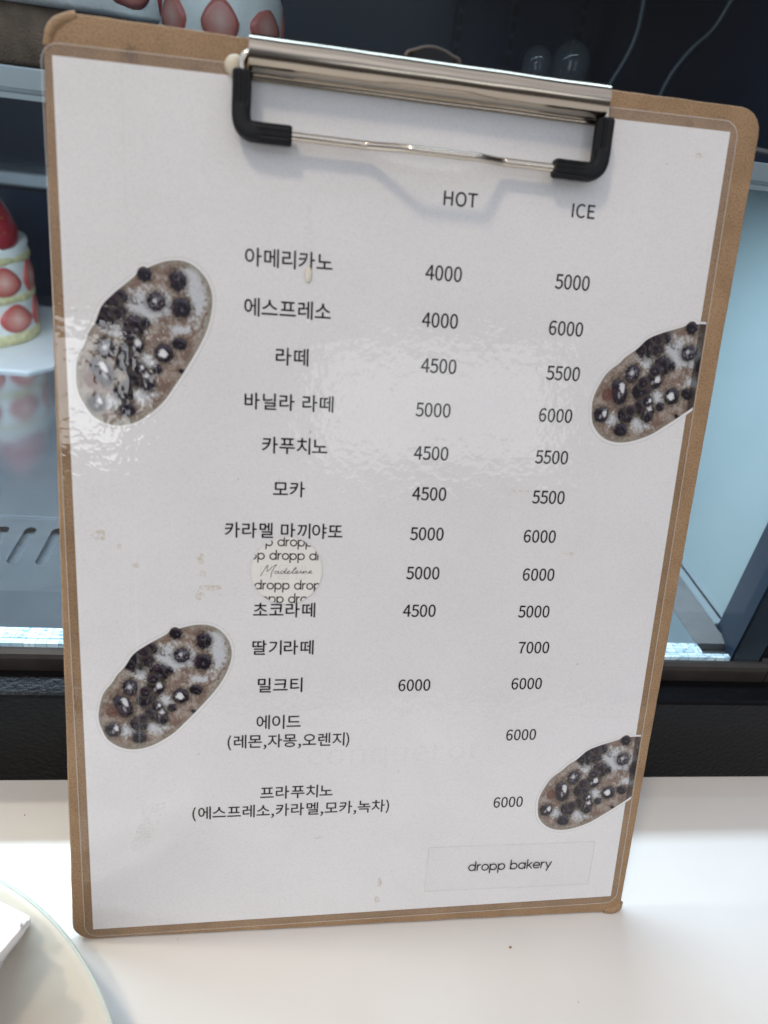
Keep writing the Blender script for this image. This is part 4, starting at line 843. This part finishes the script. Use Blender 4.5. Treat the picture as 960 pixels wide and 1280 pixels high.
BERRIES += [(20.3, 114.9, 2.4, 1.5, 35, 'd'), (15.9, 109.4, 1.3, 2.6, -35, 'd'), (23.9, 104.0, 1.6, 1.6, 0, 'd'), (21.2, 99.0, 1.5, 1.7, 0, 'd'), (25.2, 93.2, 1.6, 1.5, 0, 'h'), (27.2, 88.0, 1.2, 1.5, 0, 'd')]
BERRIES = [(*q[:5], 'd' if i_ in (2, 4, 12) else q[5]) for i_, q in enumerate(BERRIES)]
WHITE = [[46.61,112.76,3.26,7.18],[44.96,119.41,3.26,2.39],[27.31,95.24,2.99,2.99],[19.95,106.39,3.26,2.99],[28.12,112.33,3.81,4.19],[31.87,109.88,3.26,2.39],[39.45,103.68,3.26,1.49],[24.94,85.28,3.81,2.39],[14.52,83.67,3.26,2.09],[36.23,112.25,2.17,3.59]]
def lerp3(a, b, t): return tuple(x + (y - x) * t for x, y in zip(a, b))
def sst(a, b, x):
    t = max(0, min(1, (x - a) / (b - a))); return t * t * (3 - 2 * t)
def bread_color(x, y, t):
    n1 = noise.fractal(Vector((x * .35, y * .35, 1.3)), .9, 2.1, 4)
    n2 = noise.fractal(Vector((x * 1.3, y * 1.3, 7.7)), .8, 2.1, 4)
    n3 = noise.noise(Vector((x * 3.6, y * 3.6, 2.2)))
    c = lerp3((.20, .135, .11), (.36, .29, .25), sst(-.6, .7, n1 + .5 * n2))
    c = lerp3(c, (.27, .135, .10), .45 * sst(.1, .7, noise.noise(Vector((x * .22, y * .22, 9.1))) + .3 * n2))
    wv = 0
    for cx, cy, rx, ry in WHITE:
        q = ((x - cx) / rx) ** 2 + ((y - cy) / ry) ** 2
        wv += math.exp(-q * .9)
    n4 = noise.noise(Vector((x * 7.5, y * 7.5, 4.4)))
    wv = wv * 1.05 + .50 * n2 + .34 * n1 + .26 * n3 + .22 * n4 + .08
    c = lerp3(c, (.40, .385, .345), .55 * sst(.05, .5, wv))
    c = lerp3(c, (.60, .63, .68), .92 * sst(.40, .85, wv))
    c = lerp3(c, (.285, .275, .225), .75 * sst(.90, 1.0, t + .03 * n2))
    dark = 0
    for bx, by, rx, ry, rot, k in BERRIES:
        dx, dy = x - bx, y - by
        if abs(dx) > 6.5 or abs(dy) > 6.5: continue
        a = R(-rot); u = (dx * math.cos(a) + dy * math.sin(a)) / (rx * 1.2); v = (-dx * math.sin(a) + dy * math.cos(a)) / (ry * 1.2)
        d = math.hypot(u, v) * (1 + .13 * n2 + .10 * n3)
        if d > 1.7: continue
        if k == 'm':
            c = lerp3(c, (.05, .045, .055), .75 * sst(1.1, .5, d) * sst(-.15, .25, n2 + .6 * n3)); continue
        c = lerp3(c, (.085, .07, .052), .7 * sst(1.65, .95, d))
        b = (.010, .007, .014)
        b = lerp3(b, (.085, .075, .11), sst(.45, .75, d) * sst(.98, .8, d) * sst(.15, .7, v + .35 * u + .4 * n3) * .8); b = lerp3(b, (.05, .022, .035), .6 * sst(0, .6, n1))
        if k == 'g': b = lerp3(b, (.06, .055, .065), sst(.62, .5, d) * sst(.3, .45, d)); b = lerp3(b, (.24, .23, .25), sst(.22, .10, d))
        elif k == 'w': b = lerp3(b, (.78, .79, .82), sst(.52, .36, math.hypot(u + .12, v - .02) * (1 + .35 * n3 + .25 * n2)))
        elif k == 'h':
            b = lerp3(b, (.72, .73, .77), sst(.36, .22, math.hypot(u - .38, (v - .28) * .75) * (1 + .5 * n3 + .3 * n2)))
            b = lerp3(b, (.30, .30, .34), sst(.2, .1, math.hypot(u + .05, (v + .25) * .6)))
        elif k == 's':
            b = lerp3(b, (.30, .31, .35), .8 * sst(.0, .5, n3 + .8 * n2) * sst(.9, .6, d)); b = lerp3(b, (.55, .56, .60), sst(.34, .16, math.hypot(u + .1, v - .1) * (1 + .5 * n3)))
        elif k == 'd':
            b = lerp3(b, (.10, .095, .12), sst(.30, .12, math.hypot(u - .15, v + .2)) * sst(-.1, .4, n2 + n3))
        b = lerp3(b, (.40, .41, .45), .5 * sst(.35, .7, n3 + .5 * n2) * sst(.3, .8, wv - .1))
        c = lerp3(c, b, sst(1.06, .90, d))
    # faint brown ring left of the long berry
    d = math.hypot(x - 9.89, y - 91.4) / 2.28
    if d < 1.0: c = lerp3(c, (.13, .045, .03), .8 * sst(1.0, .88, d)) if all(math.hypot((x - b_[0]) / b_[2], (y - b_[1]) / b_[3]) > 1 for b_ in BERRIES) else c
    return c
def clip_poly(P, a, b, lim):
    """keep the side of poly where a*x+b*y <= lim"""
    out = []
    for i in range(len(P)):
        p, q = P[i], P[(i + 1) % len(P)]
        f, g = a * p[0] + b * p[1] - lim, a * q[0] + b * q[1] - lim
        if f <= 0: out.append(p)
        if (f < 0) != (g < 0) and abs(f - g) > 1e-9:
            t = f / (f - g); out.append((p[0] + t * (q[0] - p[0]), p[1] + t * (q[1] - p[1])))
    return out
def bread_mesh(cut=None, na=420, nr=84):
    P = smooth_path([(x, y, 0) for x, y in OUTL + OUTL[:1]], 8)[:-1]
    P = [(p.x, p.y) for p in P]
    if cut: P = clip_poly(P, *cut)
    C = (sum(p[0] for p in P) / len(P), sum(p[1] for p in P) / len(P))
    # radius of the outline along each direction
    def rad(a):
        dx, dy = math.cos(a), math.sin(a); best = 0
        for i in range(len(P)):
            p, q = P[i], P[(i + 1) % len(P)]
            ex, ey = q[0] - p[0], q[1] - p[1]; den = dx * ey - dy * ex
            if abs(den) < 1e-12: continue
            s = ((p[0] - C[0]) * ey - (p[1] - C[1]) * ex) / den; u = ((p[0] - C[0]) * dy - (p[1] - C[1]) * dx) / den
            if s > 0 and -1e-9 <= u <= 1 + 1e-9: best = max(best, s)
        return best
    vs = [(C[0], C[1], 0)]; cols = [bread_color(C[0], C[1], 0)]; fs = []
    an = [2 * math.pi * i / na for i in range(na)]; rr = [rad(a) for a in an]
    full = P if not cut else None
    for k in range(1, nr + 1):
        t = (k / nr) ** .85
        for a, r in zip(an, rr):
            x, y = C[0] + r * t * math.cos(a), C[1] + r * t * math.sin(a)
            vs.append((x, y, 0))
            edge = t
            if cut and cut[0] * x + cut[1] * y > cut[2] - 5: edge = min(t, .6)
            cc = bread_color(x, y, edge)
            if cut and cut[0] * x + cut[1] * y > cut[2] - 2.3: cc = tuple(q * .30 for q in cc)   # beyond the paper's edge the photo is backed by brown board
            cols.append(cc)
    for i in range(na): fs.append((0, 1 + i, 1 + (i + 1) % na))
    for k in range(nr - 1):
        o0, o1 = 1 + k * na, 1 + (k + 1) * na
        for i in range(na): fs.append((o0 + i, o1 + i, o1 + (i + 1) % na, o0 + (i + 1) % na))
    vs = [(x - 27, y - 101, z) for x, y, z in vs]
    me = mesh_from('bread_picture', vs, fs)
    at = me.color_attributes.new('print', 'FLOAT_COLOR', 'POINT')
    at.data.foreach_set('color', [q for c in cols for q in (*c, 1)])
    me.materials.append(MAT['print'])
    # the white border left round the cut photograph
    def ring(off, z, name):
        pts = []
        for i in range(0, na, 2):
            a = an[i]; x, y = C[0] + rr[i] * math.cos(a), C[1] + rr[i] * math.sin(a)
            k = (rr[i] + off) / rr[i]
            xx, yy = C[0] + (x - C[0]) * k, C[1] + (y - C[1]) * k
            if cut:
                ex = cut[0] * xx + cut[1] * yy - cut[2]
                if ex > 0: xx -= cut[0] * ex; yy -= cut[1] * ex
            pts.append((xx - 27, yy - 101, z))
        return mesh_from(name, pts, [tuple(range(len(pts)))])
    return me, ring(1.05, -0.03, 'cut_border'), ring(1.2, -0.04, 'cut_edge')
def place_bread(meshes, a, b):
    me, hb, he = meshes
    A = complex(27, 101) * a + b
    o = obj('bread_picture', me, None, sheet, (A.real * MM, A.imag * MM, 0.30 * MM), (0, 0, math.atan2(a.imag, a.real)))
    e2 = obj('cut_edge', he, MAT['halo_edge'], o); h = obj('cut_border', hb, MAT['paper'], e2)
    return o
full = bread_mesh()
ll = place_bread(full, 1 + 0j, 0j)
place_bread(full, .986 + .1666j, 13.0 - .3 + 114.8j)
for a, b in ((.9804 - .2159j, 149.91 + 122.95j), (.9752 - .241j, 146.01 - 35.68j)):
    a /= abs(a)
    # paper x = Re(a z + b) <= 212.2
    cut = (a.real, -a.imag, 212.2 - b.real)
    place_bread(bread_mesh(cut), a, b)

# stains and marks on the sheet
def blob(name, cx, cy, rx, ry, mat, z, seed, rot=0):
    pts = []
    for i in range(26):
        t = 2 * math.pi * i / 26; k = 1 + .5 * noise.noise(Vector((math.cos(t) * 1.4, math.sin(t) * 1.4, seed)))
        x, y = rx * k * math.cos(t), ry * k * math.sin(t)
        pts.append((cx + x * math.cos(rot) - y * math.sin(rot), cy + x * math.sin(rot) + y * math.cos(rot), z))
    return obj(name, mesh_from(name, pts, [tuple(range(26))]), mat, sheet)
for i, (x, y, rx, ry) in enumerate(((8, 156, 2.4, 1.6), (14, 152.5, .9, .9), (40.5, 148.5, 1.3, 1.7), (41, 143.0, 1.0, 1.2), (44.0, 138.0, 3.4, 1.4), (40, 135.5, 1.4, 1.8), (19, 146, 1.6, .8), (109.5, 14.0, .9, 1.9), (108.8, 6, 1.0, 1.6), (172.5, 152, 2.2, .6), (114, 64, .4, .4), (181, 108, .4, .4), (200, 289, 1.2, .8), (84, 36, 1.4, .6), (150, 175, 4.5, .3))):
    blob('stain', x, y, rx, ry, MAT['stain'], 0.545, i * 3.1)
for i, (x, y, rx, ry, ro) in enumerate(((22, 47, 3.5, 9, -.5), (19, 40, 3, 6, -.4), (-1.6, 101, .9, 1.2, 0), (-1.7, 98, .6, 2.0, 0), (109, 173, 9, .16, .5), (5, 215, 5, .5, 1.2), (6, 228, 7, .4, .2))):
    blob('scuff', x, y, rx, ry, MAT['scuff'], 0.55, i * 2.3 + 50, ro)
dr = lathe('drip', [(0.1, 0), (1.6, 0.0), (1.5, .25), (1.0, .5), (.3, .62)], 20)
dr.transform(Matrix.Diagonal((.72, 1.6, 1, 1)))
blob('drip_trail', 73.5, 254, 1.1, 9.5, MAT['scuff'], 0.55, 91)
obj('drip', dr, MAT['glue'], sheet, (73.9 * MM, 243.0 * MM, 0.53 * MM), smooth=True)

# ------------------------------------------------------------------ plate with napkins
PC = (-0.1985, -0.1015, ZC * MM)
pl = thing('plate', 'round cream ceramic plate at the left edge of the counter', 'plate', PC)
obj('dish', lathe('dish', [(0.5, 2.0), (62, 2.0), (64, .4), (72, .4), (74, 2.2), (96, 6.5), (116, 12.5), (127, 17.0), (128.3, 18.0), (128.2, 18.9), (127.0, 19.2), (125, 18.6), (115, 15.2), (96, 9.4), (80, 5.8), (66, 4.6), (0.5, 4.4)], 128), MAT['plate'], pl, smooth=True)
bm = bmesh.new(); tube(bm, [(127.55 * math.cos(2 * math.pi * i / 128), 127.55 * math.sin(2 * math.pi * i / 128), 18.75) for i in range(129)], 0.75, 10, False)
obj('rim_glaze', bm_mesh(bm, 'rim_glaze'), MAT['rim'], pl, smooth=True)
NN = 11
NZ0 = 8.0
for k in range(NN):
    z = NZ0 + k * 3.4
    t = k / (NN - 1)
    L1, L2 = 105, 100
    bm = bmesh.new()
    # a folded paper napkin: two leaves meeting in a soft fold
    for s, (dz, th) in enumerate(((0.0, 1.35), (1.6, 1.35))):
        out = rounded_rect(-L1 + random.uniform(-.6, .2), 0 + random.uniform(-.3, .3), -L2, 0 + random.uniform(-.5, .3), 1.2, 3)
        lo = [bm.verts.new((x * MM, y * MM, (dz + .25 * noise.noise(Vector((x * .03, y * .03, k)))) * MM)) for x, y in out]
        hi = [bm.verts.new((x * MM, y * MM, (dz + th + .25 * noise.noise(Vector((x * .03, y * .03, k)))) * MM)) for x, y in out]
        n = len(out); bm.faces.new(hi); bm.faces.new(lo[::-1])
        for i in range(n): bm.faces.new((lo[i], lo[(i + 1) % n], hi[(i + 1) % n], hi[i]))
    ang = R(-28 + (3.2 * math.sin(k * 1.9) + 2.0) * (1 - t))
    ox = -117.8 - 7.0 * (1 - t) + .6 * math.sin(k * 2.1); oy = -19.5 + 20.5 * (1 - t) + 1.4 * math.cos(k * 1.7)
    o = obj('napkin', bm_mesh(bm, 'napkin'), MAT['napkin'], None, (ox * MM, oy * MM, z * MM), (0, 0, ang))
    tag(o, 'topmost white folded paper napkin of the pile on the cream plate' if k == NN - 1 else 'white folded paper napkin inside the pile on the cream plate', 'napkin', 'paper napkins piled on the plate')

# ------------------------------------------------------------------ crumbs on the counter
for i, (x, y, s) in enumerate(((59.5, -10.5, .5), (-141, 33.5, .3), (-146, 52, .3))):
    bm = bmesh.new(); bmesh.ops.create_icosphere(bm, subdivisions=2, radius=s * MM)
    for v in bm.verts: v.co *= 1 + .5 * noise.noise(v.co * 900 + Vector((i, 0, 0)))
    bmesh.ops.scale(bm, verts=bm.verts, vec=(1.2, .9, .6))
    o = obj('crumb', bm_mesh(bm, 'crumb'), MAT['crumb'], None, (x * MM, y * MM, (ZC + s * .5) * MM), (0, 0, i))
    tag(o, 'tiny brown crumb lying on the white counter near the clipboard', 'crumb', 'crumbs on the counter')
